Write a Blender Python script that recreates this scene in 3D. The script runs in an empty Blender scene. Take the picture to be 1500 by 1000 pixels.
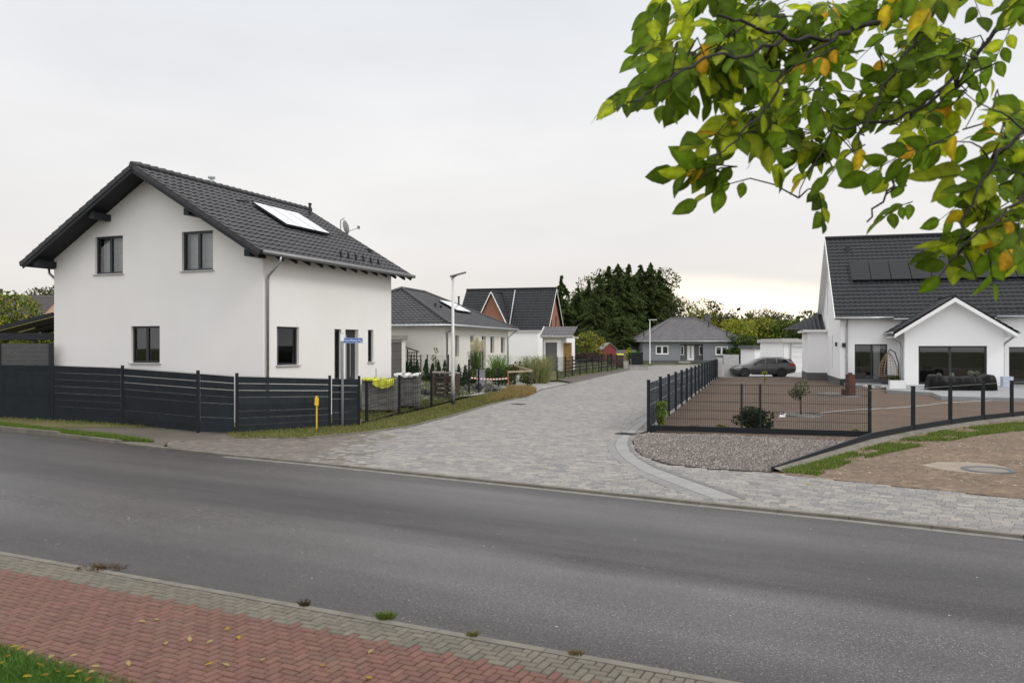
import bpy, bmesh, math, random
from mathutils import Vector, Matrix
from mathutils.geometry import tessellate_polygon
R = random.Random(7)
C = bpy.context.scene.collection
F, H, HY, CX = 1200.0, 2.4, 507.0, 750.0
def G(px, py, z=0.0):
    D = F*(H-z)/(py-HY); return Vector(((px-CX)/F*D, D, z))
def P(px, py, D): return Vector(((px-CX)/F*D, D, H-(py-HY)/F*D))
def XD(px, D, z=0.0): return Vector(((px-CX)/F*D, D, z))
V = Vector
# ------------------------------------------------------------------ materials
def newmat(name):
    m = bpy.data.materials.new(name); m.use_nodes = True
    nt = m.node_tree; b = nt.nodes['Principled BSDF']
    return m, nt, b
def link(nt, a, b): nt.links.new(a, b)
def noise(nt, scale, detail=4, rough=.55, vec=None, stretch=None):
    tc = nt.nodes.new('ShaderNodeTexCoord'); src = tc.outputs['Object'] if vec is None else vec
    if stretch:
        if len(stretch) > 3:
            mr = nt.nodes.new('ShaderNodeMapping'); mr.inputs['Rotation'].default_value = (0, 0, stretch[3]); link(nt, src, mr.inputs['Vector']); src = mr.outputs['Vector']
        mp = nt.nodes.new('ShaderNodeMapping'); mp.inputs['Scale'].default_value = stretch[:3]
        link(nt, src, mp.inputs['Vector']); src = mp.outputs['Vector']
    n = nt.nodes.new('ShaderNodeTexNoise'); n.inputs['Scale'].default_value = scale
    n.inputs['Detail'].default_value = detail; n.inputs['Roughness'].default_value = rough
    link(nt, src, n.inputs['Vector']); return n.outputs['Fac']
def ramp(nt, fac, stops):
    r = nt.nodes.new('ShaderNodeValToRGB'); link(nt, fac, r.inputs['Fac'])
    e = r.color_ramp.elements
    while len(e) < len(stops): e.new(.5)
    for k, (p, c) in enumerate(stops):
        e[k].position = p; e[k].color = (*c, 1) if len(c) == 3 else c
    return r.outputs['Color']
def mixc(nt, a, b, fac, mode='MIX'):
    m = nt.nodes.new('ShaderNodeMix'); m.data_type = 'RGBA'; m.blend_type = mode
    for val, idx in ((fac, 0), (a, 6), (b, 7)):
        if hasattr(val, 'default_value') or hasattr(val, 'links'): link(nt, val, m.inputs[idx])
        elif idx == 0: m.inputs[0].default_value = val
        else: m.inputs[idx].default_value = (*val, 1)
    return m.outputs[2]
def bump(nt, b, h, strength, dist=.01):
    bp = nt.nodes.new('ShaderNodeBump'); bp.inputs['Strength'].default_value = strength
    bp.inputs['Distance'].default_value = dist; link(nt, h, bp.inputs['Height']); link(nt, bp.outputs['Normal'], b.inputs['Normal'])
def M(name, col, rough=.6, var=.15, vs=3., bs=0., bscale=40., metal=0., spec=.5, attr=False, bd=.01, dirt=None):
    m, nt, b = newmat(name)
    n = noise(nt, vs, 5)
    lo = tuple(c*(1-var) for c in col); hi = tuple(min(1, c*(1+var)) for c in col)
    c = ramp(nt, n, [(.3, lo), (.7, hi)])
    if attr:
        a = nt.nodes.new('ShaderNodeAttribute'); a.attribute_name = 'Col'
        g = ramp(nt, n, [(.3, (1-var,)*3), (.7, (1,)*3)])
        c = mixc(nt, a.outputs['Color'], g, 1., 'MULTIPLY')
    if dirt:
        n2 = noise(nt, dirt[1], 6, .65); f = ramp(nt, n2, [(dirt[2], (0, 0, 0)), (dirt[2]+.15, (dirt[3],)*3)])
        c = mixc(nt, c, dirt[0], f)
    link(nt, c, b.inputs['Base Color'])
    b.inputs['Roughness'].default_value = rough; b.inputs['Metallic'].default_value = metal
    b.inputs['Specular IOR Level'].default_value = spec
    if bs > 0: bump(nt, b, noise(nt, bscale, 3), bs, bd)
    return m
def leafmat(name, trans=.35, rough=.5, var=.25, vs=2.):
    m, nt, b = newmat(name)
    a = nt.nodes.new('ShaderNodeAttribute'); a.attribute_name = 'Col'
    g = ramp(nt, noise(nt, vs, 3), [(.3, (1-var,)*3), (.7, (1,)*3)])
    c = mixc(nt, a.outputs['Color'], g, 1., 'MULTIPLY')
    link(nt, c, b.inputs['Base Color']); b.inputs['Roughness'].default_value = rough
    b.inputs['Specular IOR Level'].default_value = .15
    t = nt.nodes.new('ShaderNodeBsdfTranslucent'); link(nt, c, t.inputs['Color'])
    mx = nt.nodes.new('ShaderNodeMixShader'); mx.inputs[0].default_value = trans
    link(nt, b.outputs[0], mx.inputs[1]); link(nt, t.outputs[0], mx.inputs[2])
    link(nt, mx.outputs[0], nt.nodes['Material Output'].inputs['Surface']); return m
def glassmat(name, tint=(.9, .92, .93), see=.75):
    m, nt, b = newmat(name); nt.nodes.remove(b)
    t = nt.nodes.new('ShaderNodeBsdfTransparent'); t.inputs[0].default_value = (tint[0]*see, tint[1]*see, tint[2]*see, 1)
    g = nt.nodes.new('ShaderNodeBsdfGlossy'); g.inputs['Roughness'].default_value = .02
    fr = nt.nodes.new('ShaderNodeFresnel'); fr.inputs[0].default_value = 1.42
    ad = nt.nodes.new('ShaderNodeMath'); ad.operation = 'MULTIPLY_ADD'; ad.inputs[1].default_value = 1.; ad.inputs[2].default_value = .055
    link(nt, fr.outputs[0], ad.inputs[0])
    mx = nt.nodes.new('ShaderNodeMixShader'); link(nt, ad.outputs[0], mx.inputs[0])
    link(nt, t.outputs[0], mx.inputs[1]); link(nt, g.outputs[0], mx.inputs[2])
    link(nt, mx.outputs[0], nt.nodes['Material Output'].inputs['Surface']); return m

m_white = M('white_render', (.76, .74, .72), .85, .03, .5, .25, 60, dirt=((.60, .57, .54), .35, .62, .15), bd=.006)
m_white2 = M('bright_render', (.82, .82, .82), .85, .02, .5, .2, 60)
m_cream = M('cream_render', (.70, .68, .63), .85, .03, .5, .2, 60)
m_grey = M('grey_render', (.20, .21, .225), .85, .05, .5, .2, 40)
m_pink = M('pink_render', (.62, .40, .30), .85, .05, .5)
m_plinth = M('plinth_grey', (.09, .09, .092), .8, .12, 3, .2)
m_dark = M('anthracite_trim', (.020, .022, .026), .6, .1, 3, spec=.25)
m_frame = M('window_frame_dark', (.018, .019, .022), .4, .05)
m_wframe = M('window_frame_white', (.8, .8, .8), .4, .03)
m_sill = M('sill_grey', (.45, .44, .43), .5, .06)
m_zinc = M('zinc_metal', (.40, .41, .42), .38, .12, 6, metal=.8)
m_tile = M('anthracite_tiles', (.031, .030, .033), .5, .3, 2.2, .15, 25, dirt=((.10, .10, .10), 1.2, .60, .3), spec=.35)
m_tile2 = M('slate_tiles', (.014, .015, .018), .5, .25, 2.2, .1, 25, spec=.3)
m_tileb = M('brown_tiles', (.045, .036, .032), .6, .2, 1.)
m_tileg = M('grey_tiles', (.085, .078, .082), .42, .25, 1.5, .1, 25)
m_glass = glassmat('window_glass')
m_room_shade = M('room_shade', (.02, .018, .017), .9, .2, 1.)  # near-black colour stands in for the shade inside the houses
m_curt = M('curtain_cloth', (.66, .67, .67), .9, .12, 14)
m_panel = M('solar_absorber', (.010, .0105, .013), .3, .06, 1, spec=.25)
m_collector = M('solar_collector_glass', (.70, .71, .74), .16, .04, 1, spec=.8)
m_fence = M('fence_strips', (.035, .045, .052), .6, .18, 4, attr=True, spec=.25)
m_post = M('powder_coated_steel', (.012, .0145, .018), .6, .1, 5, spec=.2)
m_wood = M('weathered_pallet_wood', (.085, .062, .048), .85, .35, 9, .5, 60)
m_orange_wood = M('raw_timber', (.36, .29, .20), .8, .3, 8)
m_conc = M('concrete', (.34, .33, .31), .85, .14, 5, .4, 70, dirt=((.16, .14, .11), 1.5, .55, .5))
m_kerb = M('kerb_concrete', (.155, .14, .115), .85, .2, 4, .5, 80, dirt=((.09, .08, .06), 1.1, .5, .6))
m_whitepl = M('white_paint', (.78, .78, .77), .4, .04, 3)
m_black = M('black_plastic', (.012, .012, .013), .4, .1)
m_rubber = M('tyre_rubber', (.012, .012, .012), .75, .1)
m_red = M('red_paint', (.17, .022, .02), .5, .15)
m_yellow = M('yellow_paint', (.75, .46, .02), .45, .08, 8)
m_yfilm = M('yellow_film', (.55, .56, .04), .3, .2, 6, .3, 12)
m_wfilm = M('white_film', (.72, .72, .72), .35, .1, 6)
m_blue = M('sign_blue', (.015, .11, .40), .35, .04)
m_stone = M('grey_pavers_stack', (.17, .165, .16), .85, .2, 6, .4, 40, attr=True)
m_brick = M('red_brick_wall', (.25, .115, .075), .85, .2, 6, .3, 30)
m_bark = M('bark', (.022, .017, .014), .9, .3, 8, .8, 40)
m_rust = M('rusty_steel', (.075, .03, .018), .75, .45, 7, .4, 40)
m_wicker = M('wicker', (.28, .19, .12), .8, .2, 10)
m_tarp = M('black_tarpaulin', (.005, .005, .0055), .4, .2, 5, .5, 6, bd=.05, spec=.12)
m_terr = M('terrace_stone', (.24, .245, .25), .55, .08, 2, .1)
m_carp = M('car_paint', (.12, .118, .12), .28, .05, 1, metal=.5)
m_carg = M('car_glass', (.008, .010, .010), .1, .05, 1, spec=.45)
m_rim = M('black_rim', (.02, .02, .02), .35, .1)
m_tail = M('tail_lamp', (.45, .01, .01), .2, .05)
m_head = M('head_lamp', (.6, .62, .62), .15, .05)
m_bin = M('bin_plastic', (.045, .03, .025), .5, .1)
m_lid = M('yellow_lid', (.62, .62, .08), .5, .08)
m_leaf = leafmat('leaf_near', .62, .6, .4, 40)
m_fol = leafmat('foliage', .3, .6, .3, .6)
m_needle = leafmat('needles', .4, .65, .2, .6)
m_grass = leafmat('grass_blades', .3, .55, .25, 3)
m_dry = M('dry_plume', (.60, .54, .36), .9, .15, 8)
m_bluebox = M('blue_plastic', (.01, .19, .55), .4, .1)
m_tape = M('warning_tape', (.5, .12, .10), .5, .1)
# speckled surfaces
def mth_(nt, op_, a, k):
    m = nt.nodes.new('ShaderNodeMath'); m.operation = op_; link(nt, a, m.inputs[0]); m.inputs[1].default_value = k; return m.outputs[0]
def asphalt():
    m, nt, b = newmat('asphalt')
    rz = math.radians(29.5)
    n1 = noise(nt, 34, 4, .8); n2 = noise(nt, .9, 5, .6, stretch=(.10, 1.3, 1, rz))
    n3 = noise(nt, 75, 2, .5); n4 = noise(nt, .55, 5, .6, stretch=(.16, 1., 1, rz)); n6 = noise(nt, 1.6, 6, .7)
    c = ramp(nt, n1, [(.32, (.008, .0065, .0062)), (.5, (.028, .0242, .0236)), (.68, (.098, .088, .085))])
    c = mixc(nt, c, ramp(nt, n2, [(.32, (.60, .58, .575)), (.66, (1.1, 1.1, 1.1))]), 1., 'MULTIPLY')
    c = mixc(nt, c, ramp(nt, n6, [(.35, (.86, .84, .83)), (.65, (1.06, 1.06, 1.06))]), 1., 'MULTIPLY')
    c = mixc(nt, c, (.27, .26, .25), ramp(nt, n3, [(.64, (0, 0, 0)), (.71, (.8,)*3)]))
    # worn wheel tracks run along the carriageway: paler, smoother strips
    tc = nt.nodes.new('ShaderNodeTexCoord'); mr = nt.nodes.new('ShaderNodeMapping'); mr.inputs['Rotation'].default_value = (0, 0, math.radians(30.4)); link(nt, tc.outputs['Object'], mr.inputs['Vector'])
    sp_ = nt.nodes.new('ShaderNodeSeparateXYZ'); link(nt, mr.outputs['Vector'], sp_.inputs[0])
    a1 = nt.nodes.new('ShaderNodeMath'); a1.operation = 'MULTIPLY_ADD'; link(nt, n4, a1.inputs[0]); a1.inputs[1].default_value = 2.2; link(nt, sp_.outputs[1], a1.inputs[2])
    mrg = nt.nodes.new('ShaderNodeMapRange'); link(nt, a1.outputs[0], mrg.inputs[0]); mrg.inputs[1].default_value = 6.1; mrg.inputs[2].default_value = 14.1
    tr1 = ramp(nt, mrg.outputs[0], [(.0, (.0,)*3), (.12, (.15,)*3), (.26, (1,)*3), (.36, (.85,)*3), (.48, (.08,)*3), (.60, (0,)*3), (.72, (.6,)*3), (.82, (.5,)*3), (1., (.2,)*3)])
    c = mixc(nt, c, ramp(nt, tr1, [(0, (.74, .70, .69)), (1, (1.75, 1.78, 1.82))]), 1., 'MULTIPLY')
    link(nt, c, b.inputs['Base Color'])
    r0 = ramp(nt, n4, [(.36, (.40,)*3), (.62, (.66,)*3)]); r = mixc(nt, r0, (.22, .22, .22), mth_(nt, 'MULTIPLY', tr1, .85)); link(nt, r, b.inputs['Roughness'])
    b.inputs['Specular IOR Level'].default_value = .5
    bump(nt, b, n1, .7, .006); return m
m_asph = asphalt()
def soilmat(name, cols, scale, bs=.6):
    m, nt, b = newmat(name)
    n1 = noise(nt, scale, 8, .7); n2 = noise(nt, .7, 5, .6)
    c = ramp(nt, n1, [(.3, cols[0]), (.55, cols[1]), (.78, cols[2])])
    c = mixc(nt, c, ramp(nt, n2, [(.3, (.7,)*3), (.7, (1.1,)*3)]), 1., 'MULTIPLY')
    link(nt, c, b.inputs['Base Color']); b.inputs['Roughness'].default_value = .95
    bump(nt, b, n1, bs, .03); return m
m_soil = soilmat('garden_soil', ((.066, .040, .026), (.108, .070, .046), (.155, .106, .073)), 14, .9)
m_dirt = soilmat('sandy_dirt', ((.072, .046, .028), (.185, .128, .086), (.34, .265, .19)), 5, 1.)
m_mud = soilmat('wet_path', ((.075, .062, .048), (.115, .098, .078), (.15, .13, .105)), 12, .3)
m_turf = soilmat('turf', ((.035, .05, .012), (.075, .085, .022), (.12, .11, .04)), 10)
m_moss = soilmat('dry_turf', ((.07, .075, .02), (.13, .115, .04), (.17, .13, .07)), 8)
m_gravb = soilmat('gravel_base', ((.05, .04, .035), (.10, .085, .075), (.2, .18, .165)), 45)
m_pave = M('paving_blocks', (.3, .3, .3), .6, .2, 14, .5, 90, attr=True, spec=.4, dirt=((.13, .115, .095), .8, .56, .35))
m_brk = M('clinker_bricks', (.3, .1, .1), .62, .2, 16, .6, 80, attr=True, spec=.4, dirt=((.12, .09, .06), .9, .55, .5))
m_joint = M('joint_sand', (.055, .05, .034), .95, .2, 20)
m_peb = M('pebbles', (.3, .3, .3), .7, .15, 30, attr=True)
# ------------------------------------------------------------------ mesh builder
class MB:
    def __init__(s): s.v = []; s.f = []; s.m = []; s.c = []; s.col = None; s.mi = 0; s.T = None
    def add(s, vs, fs):
        o = len(s.v)
        for p in vs:
            p = V(p); s.v.append(s.T @ p if s.T else p); s.c.append(s.col or (.5, .5, .5))
        for f in fs: s.f.append([o+i for i in f]); s.m.append(s.mi)
    def box(s, a, b, rot=0, piv=None):
        x0, y0, z0 = a; x1, y1, z1 = b
        vs = [V((x, y, z)) for z in (z0, z1) for (x, y) in ((x0, y0), (x1, y0), (x1, y1), (x0, y1))]
        if rot:
            pv = V(piv) if piv else (V(a)+V(b))/2; m = Matrix.Rotation(rot, 3, 'Z'); vs = [pv+m@(q-pv) for q in vs]
        s.add(vs, [(0, 3, 2, 1), (4, 5, 6, 7), (0, 1, 5, 4), (1, 2, 6, 5), (2, 3, 7, 6), (3, 0, 4, 7)])
    def beam(s, p, q, w, h, up=(0, 0, 1)):   # box from p to q, width w sideways, height h up
        p, q = V(p), V(q); d = (q-p).normalized(); u = V(up)
        if abs(d.dot(u)) > .98: u = V((0, 1, 0))
        sd = d.cross(u).normalized(); u = sd.cross(d).normalized()
        vs = [e+sd*a*w/2+u*b*h/2 for e in (p, q) for a, b in ((-1, -1), (1, -1), (1, 1), (-1, 1))]
        s.add(vs, [(0, 1, 2, 3), (7, 6, 5, 4), (0, 4, 5, 1), (1, 5, 6, 2), (2, 6, 7, 3), (3, 7, 4, 0)])
    def tube(s, pts, rs, n=8, cap=True):
        pts = [V(p) for p in pts]
        if not hasattr(rs, '__len__'): rs = [rs]*len(pts)
        vs = []; fs = []; ref = None
        for i, p in enumerate(pts):
            d = (pts[min(i+1, len(pts)-1)]-pts[max(i-1, 0)]).normalized()
            if ref is None: ref = d.cross(V((0, 0, 1)) if abs(d.z) < .9 else V((1, 0, 0))).normalized()
            ref = (ref-d*ref.dot(d)).normalized(); w = d.cross(ref)
            for k in range(n):
                a = 2*math.pi*k/n; vs.append(p+(ref*math.cos(a)+w*math.sin(a))*rs[i])
        for i in range(len(pts)-1):
            for k in range(n): fs.append((i*n+k, i*n+(k+1) % n, (i+1)*n+(k+1) % n, (i+1)*n+k))
        if cap: fs.append(tuple(range(n))[::-1]); fs.append(tuple((len(pts)-1)*n+k for k in range(n)))
        s.add(vs, fs)
    def lathe(s, prof, n=24, c=(0, 0, 0)):
        vs = []; fs = []
        for (r, z) in prof:
            for k in range(n):
                a = 2*math.pi*k/n; vs.append(V(c)+V((r*math.cos(a), r*math.sin(a), z)))
        for i in range(len(prof)-1):
            for k in range(n): fs.append((i*n+k, i*n+(k+1) % n, (i+1)*n+(k+1) % n, (i+1)*n+k))
        s.add(vs, fs)
    def poly(s, pts): s.add(pts, [tuple(range(len(pts)))])
    def prism(s, pts, ext):      # polygon (3D pts) extruded by vector
        n = len(pts); e = V(ext); vs = [V(p) for p in pts]+[V(p)+e for p in pts]
        tri = tessellate_polygon([[V(p) for p in pts]])
        fs = [tuple(t) for t in tri]+[tuple(n+i for i in t)[::-1] for t in tri]+[(i, i+n, (i+1) % n+n, (i+1) % n) for i in range(n)]
        s.add(vs, fs)
    def build(s, name, mats, parent=None, smooth=False):
        if not isinstance(mats, (list, tuple)): mats = [mats]
        me = bpy.data.meshes.new(name); me.from_pydata([tuple(p) for p in s.v], [], s.f)
        for m in mats: me.materials.append(m)
        if len(mats) > 1: me.polygons.foreach_set('material_index', s.m)
        ca = me.color_attributes.new('Col', 'FLOAT_COLOR', 'POINT')
        flat = []
        for c in s.c: flat += [c[0], c[1], c[2], 1.]
        ca.data.foreach_set('color', flat)
        if smooth: me.polygons.foreach_set('use_smooth', [True]*len(me.polygons))
        me.update(); o = bpy.data.objects.new(name, me); C.objects.link(o)
        if parent: o.parent = parent
        return o
def tag(o, label=None, cat=None, group=None, kind=None):
    if label: o['label'] = label
    if cat: o['category'] = cat
    if group: o['group'] = group
    if kind: o['kind'] = kind
    return o
def empty(name, loc, rz=0., label=None, cat=None, group=None):
    o = bpy.data.objects.new(name, None); C.objects.link(o); o.location = loc; o.rotation_euler = (0, 0, rz)
    return tag(o, label, cat, group)
def copy_tree(o, parent=None):
    c = o.copy(); C.objects.link(c); c.parent = parent
    for ch in list(o.children): copy_tree(ch, c)
    return c
def inpoly(p, poly):
    x, y = p[0], p[1]; r = False; n = len(poly)
    for i in range(n):
        a, b = poly[i], poly[(i+1) % n]
        if (a[1] > y) != (b[1] > y) and x < (b[0]-a[0])*(y-a[1])/(b[1]-a[1])+a[0]: r = not r
    return r
def sheet(name, pts, z, mat, kind='structure', thick=.0):
    me = bpy.data.meshes.new(name); n = len(pts)
    P3 = [V((p[0], p[1], z)) for p in pts]; tri = tessellate_polygon([P3])
    vs = [tuple(p) for p in P3]; fs = []
    for t in tri:
        a, b, c = (P3[i] for i in t)
        fs.append(tuple(t) if (b-a).cross(c-a).z > 0 else tuple(t)[::-1])
    if thick:
        vs += [(p.x, p.y, z-thick) for p in P3]; fs += [(i, (i+1) % n, (i+1) % n+n, i+n) for i in range(n)]
    me.from_pydata(vs, [], fs); me.materials.append(mat); o = bpy.data.objects.new(name, me); C.objects.link(o)
    return tag(o, kind=kind)
# ------------------------------------------------------------------ terrain of the left plots
KL = [G(527, 635), G(600, 625), G(667, 608), G(717, 593), G(772, 580), G(793, 571), G(860, 556), G(907, 545), G(928, 540.6)]
def leftdist(x, y):   # distance to the left of the side street's left edge
    best = 1e9
    for a, b in zip(KL[:-1], KL[1:]):
        ab = b-a; t = max(0, min(1, ((x-a.x)*ab.x+(y-a.y)*ab.y)/(ab.x**2+ab.y**2)))
        q = a+ab*t; best = min(best, math.hypot(x-q.x, y-q.y))
    return best
def sst(a, b, x):
    t = max(0, min(1, (x-a)/(b-a))); return t*t*(3-2*t)
def yz(x, y): return .012+.62*sst(28, 46, y)*sst(1.5, 7, leftdist(x, y))
# ------------------------------------------------------------------ ground
sheet('ground', [(-900, -300), (900, -300), (900, 1500), (-900, 1500)], -.07, m_turf)
farA, farB = G(0, 630), G(1500, 785)
fd = (farB-G(450, 676.7)).normalized()
nearA = G(0, 807); nd = (G(1000, 984)-nearA).normalized()
nn = V((nd.y, -nd.x, 0))          # towards the camera
if nn.y > 0: nn = -nn
FK = [farA-(fd*70), farA, G(83, 638), G(173, 648), G(233, 655), G(333, 666), G(450, 676.7), G(880, 721), G(1024, 736), G(1140, 747.5), G(1244, 757.8), farB, farB+fd*60]
sheet('road', [p for p in FK]+[nearA+nd*70, nearA-nd*75], -.03, m_asph)
# far kerb: low, raised at its left end
kb = MB()
for i in range(len(FK)-1):
    a, b = FK[i], FK[i+1]; L = (b-a).length; n = max(1, int(L)); d = (b-a)/n
    if i in (0, 11): n = min(n, 40)
    for k in range(n):
        j = k if i != 0 else int(L)-1-k
        p = a+d*j; q = a+d*(j+1)-d.normalized()*.008
        h = .0 if i > 2 else (.10 if i < 2 else .05)
        off = V((-d.y, d.x, 0)).normalized()*.055
        kb.beam(p+off+V((0, 0, h/2-.04)), q+off+V((0, 0, h/2-.04)), .11, .10+h)
kb.build('kerb', m_kerb)['kind'] = 'structure'
# gutter line of lighter stones in front of the kerb
gt = MB()
for i in range(5, len(FK)-2):
    a, b = FK[i], FK[i+1]; n = max(1, int((b-a).length)); d = (b-a)/n
    off = V((d.y, -d.x, 0)).normalized()*.09
    for k in range(n): gt.beam(a+d*k+off+V((0, 0, -.056)), a+d*(k+1)-d.normalized()*.006+off+V((0, 0, -.056)), .15, .06)
gt.build('gutter', M('gutter_concrete', (.17, .16, .145), .8, .2, 4, .4, 60))['kind'] = 'structure'
# near pavement: herringbone bricks, real geometry
W = .076; Lb = 2*W
uv2 = lambda u, v, z=0.: nearA+nd*u+nn*v+V((0, 0, z))
PW = 1.98
sheet('pavement_bed', [uv2(-30, 0), uv2(30, 0), uv2(30, PW+.15), uv2(-30, PW+.15)], -.012, m_joint)
nk = MB()
for k in range(-20, 22): nk.prism([uv2(k, -.0, -.06), uv2(k+.993, -.0, -.06), uv2(k+.993, .085, -.06), uv2(k, .085, -.06)], (0, 0, .062))
nk.build('kerb', m_kerb)['kind'] = 'structure'
pb = MB()
g = .0035
for i in range(-38, 225):
    for j in range(-1, 27):
        cls = (i-j) % 4
        if cls == 0: w_, h_ = 2, 1
        elif cls == 3: w_, h_ = 1, 2
        else: continue
        u0, v0, u1, v1 = i*W, .09+j*W, (i+w_)*W, .09+(j+h_)*W
        vm = (v0+v1)/2; v0 = max(v0, .09)
        if v1-v0 < .02: continue
        if v1 > PW+.06: continue
        t = R.uniform(.85, 1.15)
        if vm < .09+W*4.9: c = (.138*t, .121*t, .092*t)
        else:
            c = (.148*t, R.uniform(.062, .071)*t, .047*t)
        pb.col = c; dz = R.uniform(-.003, .002); e = .006
        outer = [(u0+g, v0+g), (u1-g, v0+g), (u1-g, v1-g), (u0+g, v1-g)]
        inner = [(u0+g+e, v0+g+e), (u1-g-e, v0+g+e), (u1-g-e, v1-g-e), (u0+g+e, v1-g-e)]
        vs = [uv2(a, b, -.008+dz) for a, b in outer]+[uv2(a, b, dz) for a, b in inner]
        pb.add(vs, [(4, 5, 6, 7), (0, 1, 5, 4), (1, 2, 6, 5), (2, 3, 7, 6), (3, 0, 4, 7)])
tag(pb.build('pavement', m_brk), kind='structure')
for f in ():
    pass
# side street and its pavements: individual blocks over a bed
KLf = [G(330, 666)+V((0, .15, 0)), G(235, 655)+V((0.1, .2, 0)), G(245, 647), G(330, 641.5), G(450, 641.7)]+KL
STR = KLf+[G(960, 534.2), G(1130, 534.2), G(1118, 545), G(1052.5, 549.6), G(949, 630.5), G(935, 634), G(926, 644), G(928, 656), G(940, 668), G(975, 680), G(1040, 687.5),
           G(1130, 692), G(1140, 693.7), G(1270, 708), G(1500, 731), G(1500, 731)+fd*25, farB+fd*25.5+V((.1, .15, 0)), farB+V((.06, .1, 0))]+[p+V((.06, .1, 0)) for p in FK[10:4:-1]]
sheet('side_street', STR, -.006, M('street_bed', (.17, .16, .145), .9, .15, 12))
sd = V((350, F, 0)).normalized(); sx = V((sd.y, -sd.x, 0))
STRIPO = [(952, 604), (925, 620), (905, 637), (893, 645), (889.5, 652), (893, 662), (904, 673.5), (925, 690), (955, 704), (990, 719), (1024, 731)]
STRIPI = [(962, 607), (945, 623), (932, 634), (926, 640), (924, 650), (928, 660), (940, 671), (965, 684), (1005, 698), (1050, 713), (1100, 731)]
stripoly = [G(*p) for p in STRIPO]+[G(*p) for p in STRIPI[::-1]]
bl = MB()
pal = [(.235, .222, .208), (.26, .243, .222), (.215, .206, .199), (.30, .275, .245), (.185, .179, .177), (.245, .23, .212)]
def blocks(org, ax, ay, u0, u1, v0, v1, maxD, test):
    v = v0
    while v < v1:
        dv = R.choice((.12, .16, .16)) if v < 26 else .24; u = u0+R.uniform(0, .2)
        while u < u1:
            du = R.choice((.12, .16, .20, .24)) if v < 26 else R.choice((.2, .28, .34)); q = org+ax*(u+du/2)+ay*(v+dv/2)
            if test(q):
                t = R.uniform(.9, 1.1); c = R.choice(pal)
                # darker, browner blocks where the old pavement joins at the left
                if q.x < -3.6+R.uniform(-.8, .8): t *= .62; c = (c[0]*1.02, c[1]*.93, c[2]*.84)
                bl.col = tuple(x*t for x in c); e = .007; g_ = .003; z = R.uniform(-.001, .0015)
                qs = [(u+g_, v+g_), (u+du-g_, v+g_), (u+du-g_, v+dv-g_), (u+g_, v+dv-g_)]
                qi = [(u+g_+e, v+g_+e), (u+du-g_-e, v+g_+e), (u+du-g_-e, v+dv-g_-e), (u+g_+e, v+dv-g_-e)]
                P_ = lambda a, b, zz: org+ax*a+ay*b+V((0, 0, zz))
                if q.y < 36: bl.add([P_(a, b, -.005) for a, b in qs]+[P_(a, b, z+.002) for a, b in qi], [(4, 5, 6, 7), (0, 1, 5, 4), (1, 2, 6, 5), (2, 3, 7, 6), (3, 0, 4, 7)])
                else: bl.add([P_(a, b, z) for a, b in qs], [(0, 1, 2, 3)])
            u += du
        v += dv
org = G(880, 721)
blocks(org, sx, sd, -22, 14, -7, 92, 60, lambda q: inpoly(q, STR) and not inpoly(q, stripoly) and not (q.y < 19.6-.35*(q.x-2.2) and q.x > 4.2))
yd = V((-fd.y, fd.x, 0))
blocks(org, fd, yd, 1, 40, -.2, 7, 60, lambda q: inpoly(q, STR) and not inpoly(q, stripoly) and (q.y < 19.6-.35*(q.x-2.2) and q.x > 4.2))
tag(bl.build('side_street_blocks', m_pave), kind='structure')
# curved gutter strip of pale slabs
st = MB(); po = [G(*p) for p in STRIPO]; pi = [G(*p) for p in STRIPI]
for i in range(len(po)-1):
    n = max(2, int((po[i+1]-po[i]).length/.4))
    for k in range(n):
        a0, a1 = po[i].lerp(po[i+1], k/n), po[i].lerp(po[i+1], (k+.97)/n); b0, b1 = pi[i].lerp(pi[i+1], k/n), pi[i].lerp(pi[i+1], (k+.97)/n)
        for (f0, f1, tone) in ((0, .30, .22), (.325, .84, .265), (.87, 1., .15)):
            t = tone*R.uniform(.92, 1.06); st.col = (t, t*.975, t*.93)
            st.prism([a0.lerp(b0, f0)-V((0, 0, .01)), a1.lerp(b1, f0)-V((0, 0, .01)), a1.lerp(b1, f1)-V((0, 0, .01)), a0.lerp(b0, f1)-V((0, 0, .01))], (0, 0, .012+(.02 if tone == .24 else 0)))
tag(st.build('gutter_strip', m_pave), kind='structure')
# left kerb of the side street
lk = MB()
KK = [G(450, 641.7)]+KL
for a, b in zip(KK[:-1], KK[1:]):
    n = max(1, int((b-a).length)); d = (b-a)/n
    for k in range(n): lk.beam(a+d*k, a+d*(k+1)-d.normalized()*.01, .09, .07)
lk.build('kerb', m_kerb)['kind'] = 'structure'
# footpath and verges at the left
sheet('footpath', [G(245, 647), G(330, 641.5), G(450, 641.7), G(330, 632), G(0, 610), G(0, 610)-fd*60, farA-fd*60+V((0, .1, 0))]+[p+V((.05, .12, 0)) for p in FK[1:5]], -.001, m_mud)
VG1 = [farA-fd*40+V((.05, .3, 0)), farA+V((.05, .3, 0)), G(83, 636.3), G(173, 645.5), G(228, 648), G(160, 638), G(80, 630.5), G(0, 620.5), G(0, 620.5)-fd*40]
sheet('verge', VG1, .012, m_turf)
VG2 = [G(330, 636), G(347, 641.5), G(450, 641)]+[p+V((-.06, .05, 0)) for p in KL[:4]]+[G(768, 577), G(735, 569), G(690, 583), G(640, 597), G(585, 609), G(527, 622), G(483, 625), G(350, 634)]
sheet('verge', VG2, .006, m_moss)
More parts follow.
